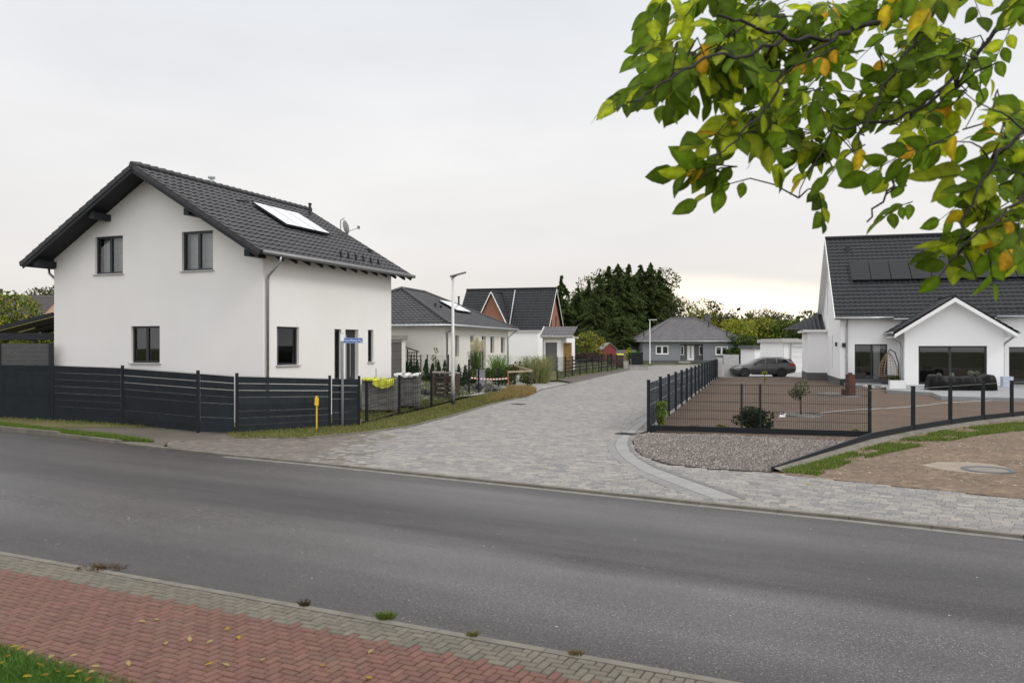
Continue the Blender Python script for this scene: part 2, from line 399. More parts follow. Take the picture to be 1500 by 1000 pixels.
# raised yard left of the street fence
me = bpy.data.meshes.new('yard'); vs = []; fs = []; nx, ny = 70, 80
FL = [G(-900, 603), G(0, 606), G(180, 615), G(347, 627), G(483, 619.5), G(526, 618.5), G(585, 605), G(632, 594), G(687, 580), G(754, 566), G(797, 559), G(816, 556.5), G(868, 547.5), G(903, 542), G(880, 536), G(860, 531)]
def fx(y):
    best = -200
    for a, b in zip(FL[:-1], FL[1:]):
        lo, hi = sorted((a.y, b.y))
        if lo <= y <= hi and hi > lo: best = max(best, a.x+(b.x-a.x)*(y-a.y)/(b.y-a.y))
    return best
for j in range(ny+1):
    y = 24.2+(j/ny)**1.6*95; xr = fx(y) if y < 110 else 8
    for i in range(nx+1):
        x = xr-(i/nx)**1.5*90; vs.append((x, y, yz(x, y)-.004))
for j in range(ny):
    for i in range(nx): fs.append((j*(nx+1)+i, (j+1)*(nx+1)+i, (j+1)*(nx+1)+i+1, j*(nx+1)+i+1))
me.from_pydata(vs, [], fs); me.materials.append(m_moss); o = bpy.data.objects.new('yard', me); C.objects.link(o); o['kind'] = 'structure'
# pavers of the left plots' driveways
def drape(name, poly, dz, mat, step=1.2):
    pts = [V(p) for p in poly]; bm = bmesh.new(); vv = [bm.verts.new((p.x, p.y, 0)) for p in pts]; bm.faces.new(vv)
    x0, x1 = min(p.x for p in pts), max(p.x for p in pts); y0, y1 = min(p.y for p in pts), max(p.y for p in pts)
    for ax, lo, hi in ((0, x0, x1), (1, y0, y1)):
        t = lo+step
        while t < hi:
            co = [0, 0, 0]; no = [0, 0, 0]; co[ax] = t; no[ax] = 1
            bmesh.ops.bisect_plane(bm, geom=bm.verts[:]+bm.edges[:]+bm.faces[:], plane_co=co, plane_no=no); t += step
    for v in bm.verts: v.co.z = yz(v.co.x, v.co.y)+dz
    for f in bm.faces:
        f.normal_update()
        if f.normal.z < 0: f.normal_flip()
    me = bpy.data.meshes.new(name); bm.to_mesh(me); me.materials.append(mat); o = bpy.data.objects.new(name, me); C.objects.link(o); o['kind'] = 'structure'
m_drive = M('driveway_pavers', (.26, .25, .24), .7, .15, 8, .3)
drape('driveway', [XD(575, 36), XD(640, 36), XD(745, 43), XD(790, 46.5), XD(800, 45), XD(806, 51), XD(745, 60), XD(690, 44.8), XD(560, 46)], .004, m_drive)
sheet('driveway_apron', [G(772, 579.5), G(735, 569), G(755, 566), G(800, 559), G(815, 560), G(838, 561.5), G(793, 571)], .004, m_drive)
sheet('gravel_verge', [G(840, 560.5), G(815, 556), G(868, 547.2), G(903, 541.5), G(955, 538), G(930, 540), G(907, 545.5), G(862, 555.5)], .008, m_gravb)
# garden soil and driveway at the right
SOIL = [G(952, 631), G(1052.5, 553.2), G(1203, 553.5), G(1222, 559), G(1600, 573), G(1800, 592), G(1500, 611), G(1392, 624), G(1337, 634), G(1273, 648)]
sheet('garden_soil', SOIL, .02, m_soil, thick=.09)
sheet('driveway', [G(1056, 552.9), G(1054, 540), G(1090, 534), G(1215, 534), G(1203, 553.3)], .03, m_drive, thick=.09)
sheet('lawn', [G(940, 533), G(912, 532), G(890, 526), G(905, 524), G(1140, 524), G(1150, 530.8), G(1000, 531.5), G(985, 534)], .01, m_turf)
DIRT = [G(1130, 691.5), G(1274, 650.5), G(1337, 636), G(1392, 626), G(1500, 613), G(1900, 590), G(1500, 731)+fd*25, G(1500, 730.5), G(1270, 707.5), G(1140, 693.3)]
sheet('bare_ground', DIRT, .004, m_dirt, thick=.05)
GRV = [G(950, 634), G(935, 636), G(928, 643), G(929, 655), G(941, 667), G(976, 679), G(1040, 686.5), G(1130, 691), G(1272, 647), G(1272, 641)]
sheet('gravel_bed', GRV, .01, m_gravb, thick=.05)
# pebbles as one mass
pm = MB(); xs = [p.x for p in GRV]; ys = [p.y for p in GRV]
def pebble(x, y, z, r):
    s = [R.uniform(.6, 1.2)*r for _ in range(3)]; a = R.uniform(0, 3.1); ca, sa = math.cos(a), math.sin(a)
    o = [(1, 0, 0), (0, 1, 0), (-1, 0, 0), (0, -1, 0), (R.uniform(-.4, .4), R.uniform(-.4, .4), .75)]
    vs = []
    for (p, q, w) in o: p *= s[0]; q *= s[1]; vs.append((x+p*ca-q*sa, y+p*sa+q*ca, z+w*s[2]))
    pm.add(vs, [(0, 1, 4), (1, 2, 4), (2, 3, 4), (3, 0, 4)])
n = 0
while n < 19000:
    x, y = R.uniform(min(xs), max(xs)), R.uniform(min(ys), max(ys))
    if not inpoly((x, y), GRV): continue
    t = R.choice((.07, .11, .16, .23, .34)); pm.col = (t*1.12, t*.97, t*.87); pebble(x, y, .012, R.uniform(.010, .026)); n += 1
tag(pm.build('gravel', m_peb), 'loose grey and brown pebbles filling the bed beside the curved gutter', 'gravel', kind='stuff')
pm = MB(); xs = [p.x for p in DIRT if p.x < 19]; ys = [p.y for p in DIRT if p.x < 19]; n = 0
while n < 2600:
    x, y = R.uniform(min(xs), 17), R.uniform(min(ys), max(ys))
    if not inpoly((x, y), DIRT) or math.sin(x*1.3)+math.sin(y*2.1+x) < R.uniform(-2, 1.2): continue
    t = R.choice((.09, .14, .2, .3)); pm.col = (t*1.1, t*.93, t*.76); pebble(x, y, .004, R.choice((.008, .012, .018, .03))); n += 1
tag(pm.build('loose_stones', m_peb), 'loose small stones scattered over the bare sandy ground at the right', 'stones', kind='stuff')
pm = MB(); R.seed(70)
for k in range(420):
    q = uv2(R.uniform(-1, 13), -R.random()**2.2*1.1-.02); t = R.choice((.05, .1, .2, .3)); pm.col = (t*1.1, t*.9, t*.7); pebble(q.x, q.y, -.029, R.uniform(.004, .011))
for k in range(160):
    q = uv2(R.uniform(-2, 16), -R.uniform(.3, 7)); t = R.uniform(.25, .5); pm.col = (t, t*.97, t*.9); pebble(q.x, q.y, -.029, R.uniform(.006, .013))
tag(pm.build('road_grit', m_peb), 'fine grit and pale chips lying on the asphalt near the brick pavement', 'grit', kind='stuff')
# ------------------------------------------------------------------ grass
def blades(mb, poly, n, h, w, cols, z=0., lean=.6, zf=None, patch=0.):
    xs = [p[0] for p in poly]; ys = [p[1] for p in poly]; k = 0; tries = 0
    while k < n and tries < n*30:
        tries += 1
        x, y = R.uniform(min(xs), max(xs)), R.uniform(min(ys), max(ys))
        if not inpoly((x, y), poly): continue
        if patch and math.sin(x*2.3+1.3*math.sin(y*1.7))+math.sin(y*3.1+x*1.1)+math.sin(x*5.3-y*4.1)*.6 < patch*R.uniform(.4, 1.6): continue
        k += 1; hh = h*R.uniform(.5, 1.2); a = R.uniform(0, 6.28); ww = w*R.uniform(.6, 1.2)
        dx, dy = math.cos(a), math.sin(a); lx, ly = R.uniform(-lean, lean)*hh, R.uniform(-lean, lean)*hh
        c = R.choice(cols); t = R.uniform(.75, 1.25); mb.col = (c[0]*t, c[1]*t, c[2]*t); zz = zf(x, y) if zf else z
        mb.add([(x-dx*ww, y-dy*ww, zz), (x+dx*ww, y+dy*ww, zz), (x+dx*ww*.6+lx*.4, y+dy*ww*.6+ly*.4, zz+hh*.6), (x-dx*ww*.6+lx*.4, y-dy*ww*.6+ly*.4, zz+hh*.6), (x+lx, y+ly, zz+hh)],
               [(0, 1, 2, 3), (3, 2, 4)])
GC = [(.11, .20, .03), (.15, .24, .035), (.08, .15, .02), (.18, .21, .05)]
GD = [(.15, .20, .04), (.20, .21, .06), (.12, .18, .035), (.22, .18, .08), (.24, .21, .09)]
mb = MB(); VV = VG1[1:8]
blades(mb, [farA-fd*2+V((.05, .3, 0))]+VV+[G(0, 620.5)-fd*2], 13000, .11, .008, GC)
tag(mb.build('grass', m_grass), 'bright green grass strip behind the raised kerb at the left', 'grass', kind='stuff')
mb = MB(); blades(mb, VG2, 16000, .10, .010, GD)
blades(mb, [G(640, 600), G(700, 596), G(772, 580), G(785, 572), G(740, 570), G(690, 583)], 5000, .14, .010, [(.22, .20, .08), (.24, .2, .09), (.14, .16, .04)]); blades(mb, [G(715, 590), G(735, 576), G(748, 569), G(780, 570), G(786, 575), G(770, 582)], 5000, .30, .010, [(.34, .24, .10), (.38, .30, .13), (.22, .20, .06), (.26, .14, .06)])
blades(mb, [G(347, 631), G(347, 635), G(180, 625), G(0, 616), G(0, 613), G(180, 621.5)], 900, .12, .010, GD)
tag(mb.build('grass', m_grass), 'patchy green and brown grass along the paved side street kerb', 'grass', kind='stuff')
mb = MB(); blades(mb, [G(526, 618), G(585, 605), G(632, 594), G(700, 578), G(735, 569), G(690, 566), G(640, 566), G(530, 580)], 14000, .10, .014, [(.10, .14, .03), (.13, .16, .035), (.17, .17, .05)], zf=yz)
blades(mb, [G(818, 556), G(903, 541), G(880, 535), G(810, 543)], 4000, .08, .03, [(.10, .16, .04), (.12, .17, .05)], zf=yz)
tag(mb.build('grass', m_grass), 'rough grass in the unfinished yard behind the open mesh fence', 'grass', kind='stuff')
mb = MB(); GR3 = [G(1140, 692), G(1200, 676), G(1274, 656), G(1337, 641), G(1392, 630), G(1500, 618), G(1560, 611), G(1560, 622), G(1500, 631), G(1440, 637), G(1370, 650), G(1300, 664), G(1240, 680), G(1200, 697)]
blades(mb, GR3, 14000, .075, .011, GC+[(.2, .19, .06)], .005, patch=-.45); blades(mb, GR3, 1500, .06, .010, GD, .005)
blades(mb, DIRT[:7]+DIRT[8:], 1500, .05, .008, GD, .005, patch=1.1); tag(mb.build('grass', m_grass), 'ragged grass band along the black edging boards at the right', 'grass', kind='stuff')
# near verge at lower left corner
sheet('verge', [uv2(-12, PW), uv2(6.0, PW), uv2(10, PW+6), uv2(-12, PW+8)], .0, m_turf)
mb = MB(); blades(mb, [uv2(2.4, PW-.05), uv2(4.35, PW+.02), uv2(4.9, PW+.25), uv2(4.9, PW+1.), uv2(2.4, PW+1.)], 15000, .085, .0035, [(.07, .17, .02), (.10, .22, .03), (.06, .13, .02), (.14, .22, .05)], 0., .9)
blades(mb, [uv2(2.4, PW-.14), uv2(4.8, PW-.08), uv2(4.8, PW+.12), uv2(2.4, PW+.06)], 1800, .035, .003, GD, 0., 1.2)
tag(mb.build('grass', m_grass), 'lush green lawn corner beside the red brick pavement', 'grass', kind='stuff')
mb = MB(); blades(mb, [G(940, 533), G(912, 532), G(900, 527), G(1000, 529)], 2500, .10, .05, GC, .01)
tag(mb.build('grass', m_grass), 'far front lawn before the grey bungalow', 'grass', kind='stuff')
# weed tufts in the near kerb
def tuft(px, py, n, h, r, cols, label):
    c = G(px, py); mb = MB()
    for k in range(n):
        a = R.uniform(0, 6.28); d = R.uniform(0, r); x, y = c.x+math.cos(a)*d, c.y+math.sin(a)*d*.6; hh = h*R.uniform(.4, 1.1); q = R.choice(cols); mb.col = q
        lx, ly = math.cos(a)*hh*R.uniform(.2, 1.3), math.sin(a)*hh*R.uniform(.2, 1.)
        mb.add([(x-.003, y, 0), (x+.003, y, 0), (x+lx+.002, y+ly, hh), (x+lx-.002, y+ly, hh)], [(0, 1, 2, 3)])
    tag(mb.build('weed_tuft', m_grass), label, 'weed', 'weeds growing in the near kerb')
tuft(565, 906, 260, .055, .08, [(.08, .15, .02), (.14, .17, .04)], 'largest green weed tuft growing in the near kerb joint')
tuft(692, 931, 90, .04, .045, [(.1, .13, .03), (.2, .15, .05)], 'small yellow green weed tuft in the kerb right of the large tuft')
tuft(845, 958, 110, .03, .07, [(.13, .12, .04), (.2, .13, .06)], 'low brownish weed at the right end of the near kerb')
tuft(446, 887, 90, .05, .04, [(.04, .03, .02), (.08, .06, .03)], 'dark withered weed in the kerb left of the large tuft')
tuft(150, 832, 350, .03, .28, [(.10, .055, .03), (.15, .09, .04)], 'brown dead plant litter lying across the near kerb')
# fallen leaves
def leaf_mesh(mb, o, d, n_, L, Wd, fold=.18, curl=.1, col=(.1, .2, .02), ser=True):
    d = d.normalized(); s = d.cross(n_).normalized(); n_ = s.cross(d).normalized(); mb.col = col
    ts = [0, .12, .28, .45, .62, .78, .9, 1.]; ws = [.06, .62, .95, 1., .86, .58, .27, 0]
    mid = []; lf = []; rt = []
    for t, w in zip(ts, ws):
        m_ = o+d*t*L+n_*(-curl*L*t*t); j = 1+(R.uniform(-.07, .07) if ser else 0)
        mid.append(m_); lf.append(m_+s*w*Wd*j+n_*fold*w*Wd); rt.append(m_-s*w*Wd/j+n_*fold*w*Wd)
    N = len(ts); vs = mid+lf+rt; fs = []
    for i in range(N-1): fs += [(i, i+1, N+i+1, N+i), (i, 2*N+i, 2*N+i+1, i+1)]
    mb.add(vs, fs); base = len(mb.c)-3*N
    for i in range(3*N): q = 1.45 if i < N else (.8 if i % 2 else 1.); mb.c[base+i] = tuple(x*q for x in col)
protos = []
for k, c in enumerate([(.60, .42, .06), (.62, .50, .22), (.50, .25, .05)]):
    mb = MB(); leaf_mesh(mb, V((-.03, 0, .004)), V((1, 0, 0)), V((0, 0, 1)), .062, .02, .5, -.25, c)
    protos.append(mb)
spots = [(208, 911, 1), (230, 908, 1), (244, 943, 1), (278, 937, 1), (333, 922, 0), (350, 935, 0), (307, 973, 0), (331, 975, 1), (472, 976, 0), (140, 977, 1), (188, 973, 1), (540, 994, 0), (385, 967, 1), (544, 955, 1), (108, 961, 1), (308, 941, 1),
         (20, 948, 0), (30, 950, 0), (58, 975, 2), (2, 972, 0), (45, 957, 1), (75, 963, 1), (90, 972, 1), (135, 985, 1), (162, 998, 0), (115, 985, 0), (130, 996, 2), (85, 985, 2), (40, 992, 0), (12, 962, 2), (104, 992, 0), (66, 990, 2)]
lo = [None]*3
for (px, py, k) in spots:
    ongrass = px < 165 and py > 945
    if lo[k] is None: lo[k] = protos[k].build('fallen_leaf', m_leaf); o = lo[k]
    else: o = lo[k].copy(); C.objects.link(o)
    o.location = G(px, py, .05 if ongrass else .004); o.rotation_euler = (R.uniform(-.2, .2), R.uniform(-.2, .2), R.uniform(0, 6.28))
    word = ('yellow', 'pale cream', 'orange brown')[k]
    tag(o, ('small %s fallen leaf lying in the near grass corner' if ongrass else 'small %s fallen leaf lying on the red brick pavement') % word, 'leaf', ('%s leaves in the grass corner' if ongrass else '%s leaves on the brick pavement') % word)
o = lo[0].copy(); C.objects.link(o); o.location = G(1184, 710, .004); o.scale = (1.5, 1.5, 1.5); tag(o, 'single yellow leaf on the grey paving below the bare ground', 'leaf'); o['group'] = 'leaf on grey paving'
# ------------------------------------------------------------------ foliage helpers
def crown(mb, blobs, n, size, cols, aspect=.6, shell=.35):
    tot = sum(b[3]*b[4]*b[5] for b in blobs)
    for b in blobs:
        k = int(n*b[3]*b[4]*b[5]/tot)
        for _ in range(k):
            while True:
                x, y, z = (R.uniform(-1, 1) for _ in range(3)); r = math.sqrt(x*x+y*y+z*z)
                if .05 < r <= 1: break
            f = (r**shell)/r*R.uniform(.85, 1.08)
            p = V((b[0]+x*f*b[3], b[1]+y*f*b[4], b[2]+z*f*b[5]))
            c = R.choice(cols); t = R.uniform(.7, 1.3); mb.col = (c[0]*t, c[1]*t, c[2]*t)
            d = V((R.gauss(0, 1), R.gauss(0, 1), R.gauss(0, 1))).normalized(); e = d.cross(V((R.gauss(0, 1), R.gauss(0, 1), R.gauss(0, 1)))).normalized()
            s = size*R.uniform(.6, 1.3); w = s*aspect
            mb.add([p-d*s*.5, p+e*w*.5, p+d*s*.5, p-e*w*.5], [(0, 1, 2, 3)])
def tree(name, loc, h, w, label, cat='tree', group=None, cols=None, n=2500, size=.25, trunk=.15, seed=0, open_=0., th=.3, nb=9, low=.25, flat=1.):
    R.seed(seed+int(loc[0]*13)+int(h*7)); root = empty(name, loc, R.uniform(0, 6), label, cat, group); mb = MB(); blobs = []
    for k in range(nb):
        a = R.uniform(0, 6.28); zf = R.uniform(low, .92); rr = w*.5*R.uniform(.1, .62)*(1.05-abs(zf-.5))*flat
        s = w*R.uniform(.20, .34)*(1-open_*.45); blobs.append((math.cos(a)*rr, math.sin(a)*rr, h*zf, s, s, s*R.uniform(.6, .95)*min(1.2, h/w)))
    crown(mb, blobs, n, size, cols or GRN); mb.build('crown', m_fol, root)
    tb = MB(); tb.tube([(0, 0, -.1), (.05*trunk, 0, h*th), (0, .1*trunk, h*.8)], [trunk, trunk*.75, trunk*.2], 7)
    for b in blobs: tb.tube([(0, 0, h*th*R.uniform(.7, 1.3)), (b[0]*.6, b[1]*.6, b[2]*.85), (b[0], b[1], b[2])], [trunk*.45, trunk*.25, trunk*.06], 5)
    tb.build('trunk', m_bark, root, True); return root
GRN = [(.05, .085, .018), (.07, .11, .022), (.04, .065, .015), (.10, .13, .03)]
YGR = [(.25, .31, .035), (.32, .35, .045), (.15, .21, .03), (.40, .33, .04)]
OLV = [(.085, .09, .035), (.11, .11, .045), (.06, .07, .025)]
def conifer_mesh(h, w, seed, n=16000):
    R.seed(seed); mb = MB(); tb = MB(); tb.tube([(0, 0, -.2), (0, 0, h*.6), (0, 0, h)], [h*.018, h*.010, .02], 7)
    nl = int(h*2.6); lob = [(R.uniform(0, 6.28), R.uniform(.12, .3), R.choice((2, 3, 5)), R.uniform(.3, .9)) for _ in range(3)]
    for i in range(nl):
        t = i/nl; z = h*(.06+.94*t); r0 = w*.5*min(1., (1-t)*1.45)**.92*(.82+.22*math.sin(t*23+seed)+.12*math.sin(t*51+seed*2))+.05; nb = int(5+8*(1-t))
        for k in range(nb):
            a = R.uniform(0, 6.28); r = r0*(1+sum(am*math.sin(q_*a+ph+z*fz) for ph, am, q_, fz in lob)); rr = r*R.uniform(.65, 1.12); ca, sa = math.cos(a), math.sin(a)
            tip = V((ca*rr, sa*rr, z-rr*R.uniform(.15, .42))); st_ = V((0, 0, z))
            m = int(n/(nl*nb)*(rr/(w*.5)+.25)*1.9)+3
            for q in range(m):
                u = R.uniform(.12, 1)**.7; p = st_.lerp(tip, u)+V((0, 0, .12*rr*math.sin(u*3.14)))+V((R.gauss(0, .10*rr*.6), R.gauss(0, .10*rr*.6), R.gauss(-.08, .08)))
                c = R.choice([(.06, .10, .03), (.085, .125, .036), (.13, .15, .042), (.045, .075, .028)]); tt = R.uniform(.7, 1.35); mb.col = (c[0]*tt, c[1]*tt, c[2]*tt)
                s = R.uniform(.25, .55); d = (V((ca, sa, -.3))+V((R.gauss(0, .5), R.gauss(0, .5), R.gauss(-.2, .4)))).normalized(); e = d.cross(V((R.gauss(0, 1), R.gauss(0, 1), 1))).normalized()
                mb.add([p-d*s*.5, p+e*s*.2, p+d*s*.5, p-e*s*.2], [(0, 1, 2, 3)])
    return mb, tb
# ------------------------------------------------------------------ roofs, walls, windows
def tiles(mb, O, U, Vd, w, l, clips=(), tw=.30, th=.36, amp=.036, step=.034):
    O, U, Vd = V(O), V(U).normalized(), V(Vd).normalized(); N = U.cross(Vd).normalized()
    if N.z < 0: N = -N
    prof = [(0, 0), (.18, .55), (.38, 1.), (.58, .55), (.74, 0)]
    nt_ = int(math.ceil(w/tw)); us = []
    for i in range(nt_):
        for (f, hh) in prof:
            if (i+f)*tw < w: us.append(((i+f)*tw, hh*amp))
    us.append((w, 0)); nc = int(math.ceil(l/th)); vs = []; fs = []; k = len(us)
    for j in range(nc):
        v0 = j*th-.03; v1 = min((j+1)*th, l); b = len(vs)
        for (vv, base, keep) in ((v0, -.012, 0), (v0, step, 1), (v1, 0., 1)):
            for (u, hh) in us: vs.append(O+U*u+Vd*vv+N*(base+hh*keep))
        for i in range(k-1): fs += [(b+i, b+i+1, b+k+i+1, b+k+i), (b+k+i, b+k+i+1, b+2*k+i+1, b+2*k+i)]
    if clips:
        bm = bmesh.new(); bv = [bm.verts.new(p) for p in vs]
        for f in fs: bm.faces.new([bv[i] for i in f])
        for co, no in clips: bmesh.ops.bisect_plane(bm, geom=bm.verts[:]+bm.edges[:]+bm.faces[:], plane_co=co, plane_no=no, clear_outer=True)
        bm.verts.index_update(); vs = [v.co.copy() for v in bm.verts]; fs = [[v.index for v in f.verts] for f in bm.faces]; bm.free()
    mb.add(vs, fs)
def wall(mb, O, A, n_, outline, openings=(), reveal=.18):
    """outline: 2D (a,z) polygon in the wall plane; openings (a0,z0,a1,z1) are cut out and given reveals going inward (-n)"""
    O, A, n_ = V(O), V(A).normalized(), V(n_).normalized(); bm = bmesh.new()
    f = bm.faces.new([bm.verts.new((a, 0, z)) for a, z in outline])
    for (a0, z0, a1, z1) in openings:
        for co, no in (((a0, 0, 0), (1, 0, 0)), ((a1, 0, 0), (1, 0, 0)), ((0, 0, z0), (0, 0, 1)), ((0, 0, z1), (0, 0, 1))):
            bmesh.ops.bisect_plane(bm, geom=bm.verts[:]+bm.edges[:]+bm.faces[:], plane_co=co, plane_no=no)
    bm.faces.ensure_lookup_table(); kill = []
    for f in bm.faces:
        c = f.calc_center_median()
        if any(a0 < c.x < a1 and z0 < c.z < z1 for a0, z0, a1, z1 in openings): kill.append(f)
    bmesh.ops.delete(bm, geom=kill, context='FACES'); bm.verts.index_update()
    T = lambda a, z, dd=0.: O+A*a+V((0, 0, z))-n_*dd
    mb.add([T(v.co.x, v.co.z) for v in bm.verts], [[v.index for v in f.verts] for f in bm.faces]); bm.free()
    for (a0, z0, a1, z1) in openings:
        q = [(a0, z0), (a1, z0), (a1, z1), (a0, z1)]
        mb.add([T(a, z) for a, z in q]+[T(a, z, reveal) for a, z in q], [(i, (i+1) % 4, (i+1) % 4+4, i+4) for i in range(4)])
def window(parent, O, A, n_, op, reveal=.16, mull=(.5,), fmat=None, sill=True, curtain=0, name='window', fw=.065, transom=None, label=None):
    fmat = fmat or m_frame; O, A, n_ = V(O), V(A).normalized(), V(n_).normalized(); a0, z0, a1, z1 = op
    T = lambda a, z, dd: O+A*a+V((0, 0, z))-n_*dd
    mb = MB()
    def bar(p, q, s, t): mb.prism([T(p, s, reveal-.07), T(q, s, reveal-.07), T(q, t, reveal-.07), T(p, t, reveal-.07)], -n_*.09)
    bar(a0, a0+fw, z0, z1); bar(a1-fw, a1, z0, z1); bar(a0+fw, a1-fw, z0, z0+fw); bar(a0+fw, a1-fw, z1-fw, z1)
    for m_ in mull: x = a0+(a1-a0)*m_; bar(x-fw*.75, x+fw*.75, z0+fw, z1-fw)
    if transom: z = z0+(z1-z0)*transom; bar(a0+fw, a1-fw, z-fw*.5, z+fw*.5)
    fr = mb.build(name, fmat, parent)
    if label: fr['label'] = label
    g_ = MB(); g_.poly([T(a0+fw*.5, z0+fw*.5, reveal-.03), T(a1-fw*.5, z0+fw*.5, reveal-.03), T(a1-fw*.5, z1-fw*.5, reveal-.03), T(a0+fw*.5, z1-fw*.5, reveal-.03)]); g_.build('pane', m_glass, fr)
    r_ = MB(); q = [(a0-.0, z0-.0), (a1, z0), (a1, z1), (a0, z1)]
    r_.add([T(a, z, reveal+.03) for a, z in q]+[T(a, z, reveal+.9) for a, z in q], [(0, 4, 5, 1), (1, 5, 6, 2), (2, 6, 7, 3), (3, 7, 4, 0), (4, 7, 6, 5)]); r_.build('room', m_room_shade, fr)  # shallow box behind the pane, interior shade put into its colour
    if curtain:
        c_ = MB()
        for (f0, f1) in curtain:
            N = 14; vs = []
            for i in range(N+1):
                a = a0+(a1-a0)*(f0+(f1-f0)*i/N); d_ = reveal+.16+.02*math.sin(i*2.1)
                vs += [T(a, z0+.05, d_), T(a, z1-.03, d_)]
            c_.add(vs, [(2*i, 2*i+2, 2*i+3, 2*i+1) for i in range(N)])
        c_.build('curtain', m_curt, fr, True)
    if sill:
        s_ = MB(); s_.prism([T(a0-.05, z0-.035, .1), T(a1+.05, z0-.035, .1), T(a1+.05, z0-.035, -.07), T(a0-.05, z0-.035, -.07)], (0, 0, .032)); s_.build('sill', m_sill, fr)
    return fr
def gutter_tube(mb, a, b, r=.065): mb.tube([a, b], r, 10)
# ---- left house -------------------------------------------------------------
th_ = math.atan2(-1200, 3031); lx = V((math.cos(th_), math.sin(th_), 0)); ly = V((-math.sin(th_), math.cos(th_), 0))
corner = XD(385, 25.3)                     # right end of the gable wall
GW, HL = 8.9, 7.85                         # gable width, house length
org = corner-lx*GW                          # local x 0..GW along gable, y 0..HL going back
hs = empty('white_house', org, th_, 'two storey white rendered house with dark tiled gable roof behind the privacy fence', 'house')
Z0 = .25; ZE = 5.42; pitch = math.atan((8.15-5.2)/5.0); tp = math.tan(pitch); ZA = 8.18-.0
def roofz(x): return ZA-.12-abs(x-GW/2)*tp
def loc(px, py, face='g'):                  # photo pixel on the gable (y=0) or side (x=GW) wall -> local (a, z)
    r = V(((px-CX)/F, 1, 0)); 
    if face == 'g': n = ly; o = org
    else: n = lx; o = org+lx*GW
    D = o.dot(n)/r.dot(n); p = r*D; a = (p-org).dot(lx) if face == 'g' else (p-org).dot(ly)
    return a, H-(py-HY)/F*D
def op(x0, y0, x1, y1, face='g'):
    a0, zt = loc(x0, y0, face); a1, _ = loc(x1, y0, face); am, zb = loc((x0+x1)/2, y1, face); _, zt = loc((x0+x1)/2, y0, face); return (a0, zb, a1, zt)
opsG = [op(139, 346, 180, 401), op(266.5, 338.5, 312, 396), op(192, 477.5, 234, 531.5)]
opsS = [op(405.5, 478.5, 438, 534.5, 's'), op(490, 482, 500, 556, 's'), op(506, 482.5, 525, 556, 's'), op(539, 483, 547, 530, 's')]
wb = MB()
wall(wb, (0, 0, 0), (1, 0, 0), (0, -1, 0), [(0, -.1), (GW, -.1), (GW, roofz(GW)), (GW/2, roofz(GW/2)), (0, roofz(0))], opsG)
wall(wb, (GW, 0, 0), (0, 1, 0), (1, 0, 0), [(0, -.1), (HL, -.1), (HL, roofz(GW)), (0, roofz(GW))], opsS)
wall(wb, (0, HL, 0), (1, 0, 0), (0, 1, 0), [(0, -.1), (GW, -.1), (GW, roofz(GW)), (GW/2, roofz(GW/2)), (0, roofz(0))])
wall(wb, (0, 0, 0), (0, 1, 0), (-1, 0, 0), [(0, -.1), (HL, -.1), (HL, roofz(0)), (0, roofz(0))])
wb.build('wall', m_white, hs)
window(hs, (0, 0, 0), (1, 0, 0), (0, -1, 0), opsG[0], curtain=[(.05, .95)], label='upper left window with pale curtains')
window(hs, (0, 0, 0), (1, 0, 0), (0, -1, 0), opsG[1], curtain=[(.05, .95)], label='upper right window with pale curtains')
window(hs, (0, 0, 0), (1, 0, 0), (0, -1, 0), opsG[2], curtain=[(.3, .45)], label='ground floor window with dark room behind')
window(hs, (GW, 0, 0), (0, 1, 0), (1, 0, 0), opsS[0], mull=(), curtain=[(.25, .4)])
window(hs, (GW, 0, 0), (0, 1, 0), (1, 0, 0), opsS[1], mull=(), sill=False, label='tall narrow sidelight beside the door')
window(hs, (GW, 0, 0), (0, 1, 0), (1, 0, 0), opsS[3], mull=())
d = MB(); a0, z0, a1, z1 = opsS[2]
d.box((GW-.22, a0, z0-.3), (GW-.15, a1, z1)); dr = d.build('door', m_frame, hs)
dg = MB(); dg.box((GW-.149, a0+(a1-a0)*.22, z0), (GW-.142, a0+(a1-a0)*.36, z1-.2)); dg.build('pane', M('frosted_glass', (.2, .2, .2), .3), dr)
dh = MB(); dh.tube([(GW-.08, a0+(a1-a0)*.5, z0+.1), (GW-.08, a0+(a1-a0)*.5, z1-.5)], .016, 8); dh.build('handle', m_zinc, dr)
ts = MB(); ts.box((GW+.0025, opsS[3][0]+.55, 0), (GW+.02, opsS[3][0]+.6, 1.55)); ts.build('cable_duct', m_sill, hs)
OV, OVB, OE = .8, .75, .56
e = MB(); base = V((-OE, -OV, ZA-(GW/2+OE)*tp)); cosp = math.cos(pitch); sl = (GW/2+OE)/cosp; RL = HL+OV+OVB
for sgn, x0 in ((1, -OE), (-1, GW+OE)):
    vd = V((sgn*cosp, 0, math.sin(pitch)))
    if sgn < 0: tiles(e, (x0, -OV, base.z), (0, 1, 0), vd, RL, sl)
    else: tiles(e, (x0, -OV+RL, base.z), (0, -1, 0), vd, RL, sl)
rf = e.build('roof', m_tile, hs)
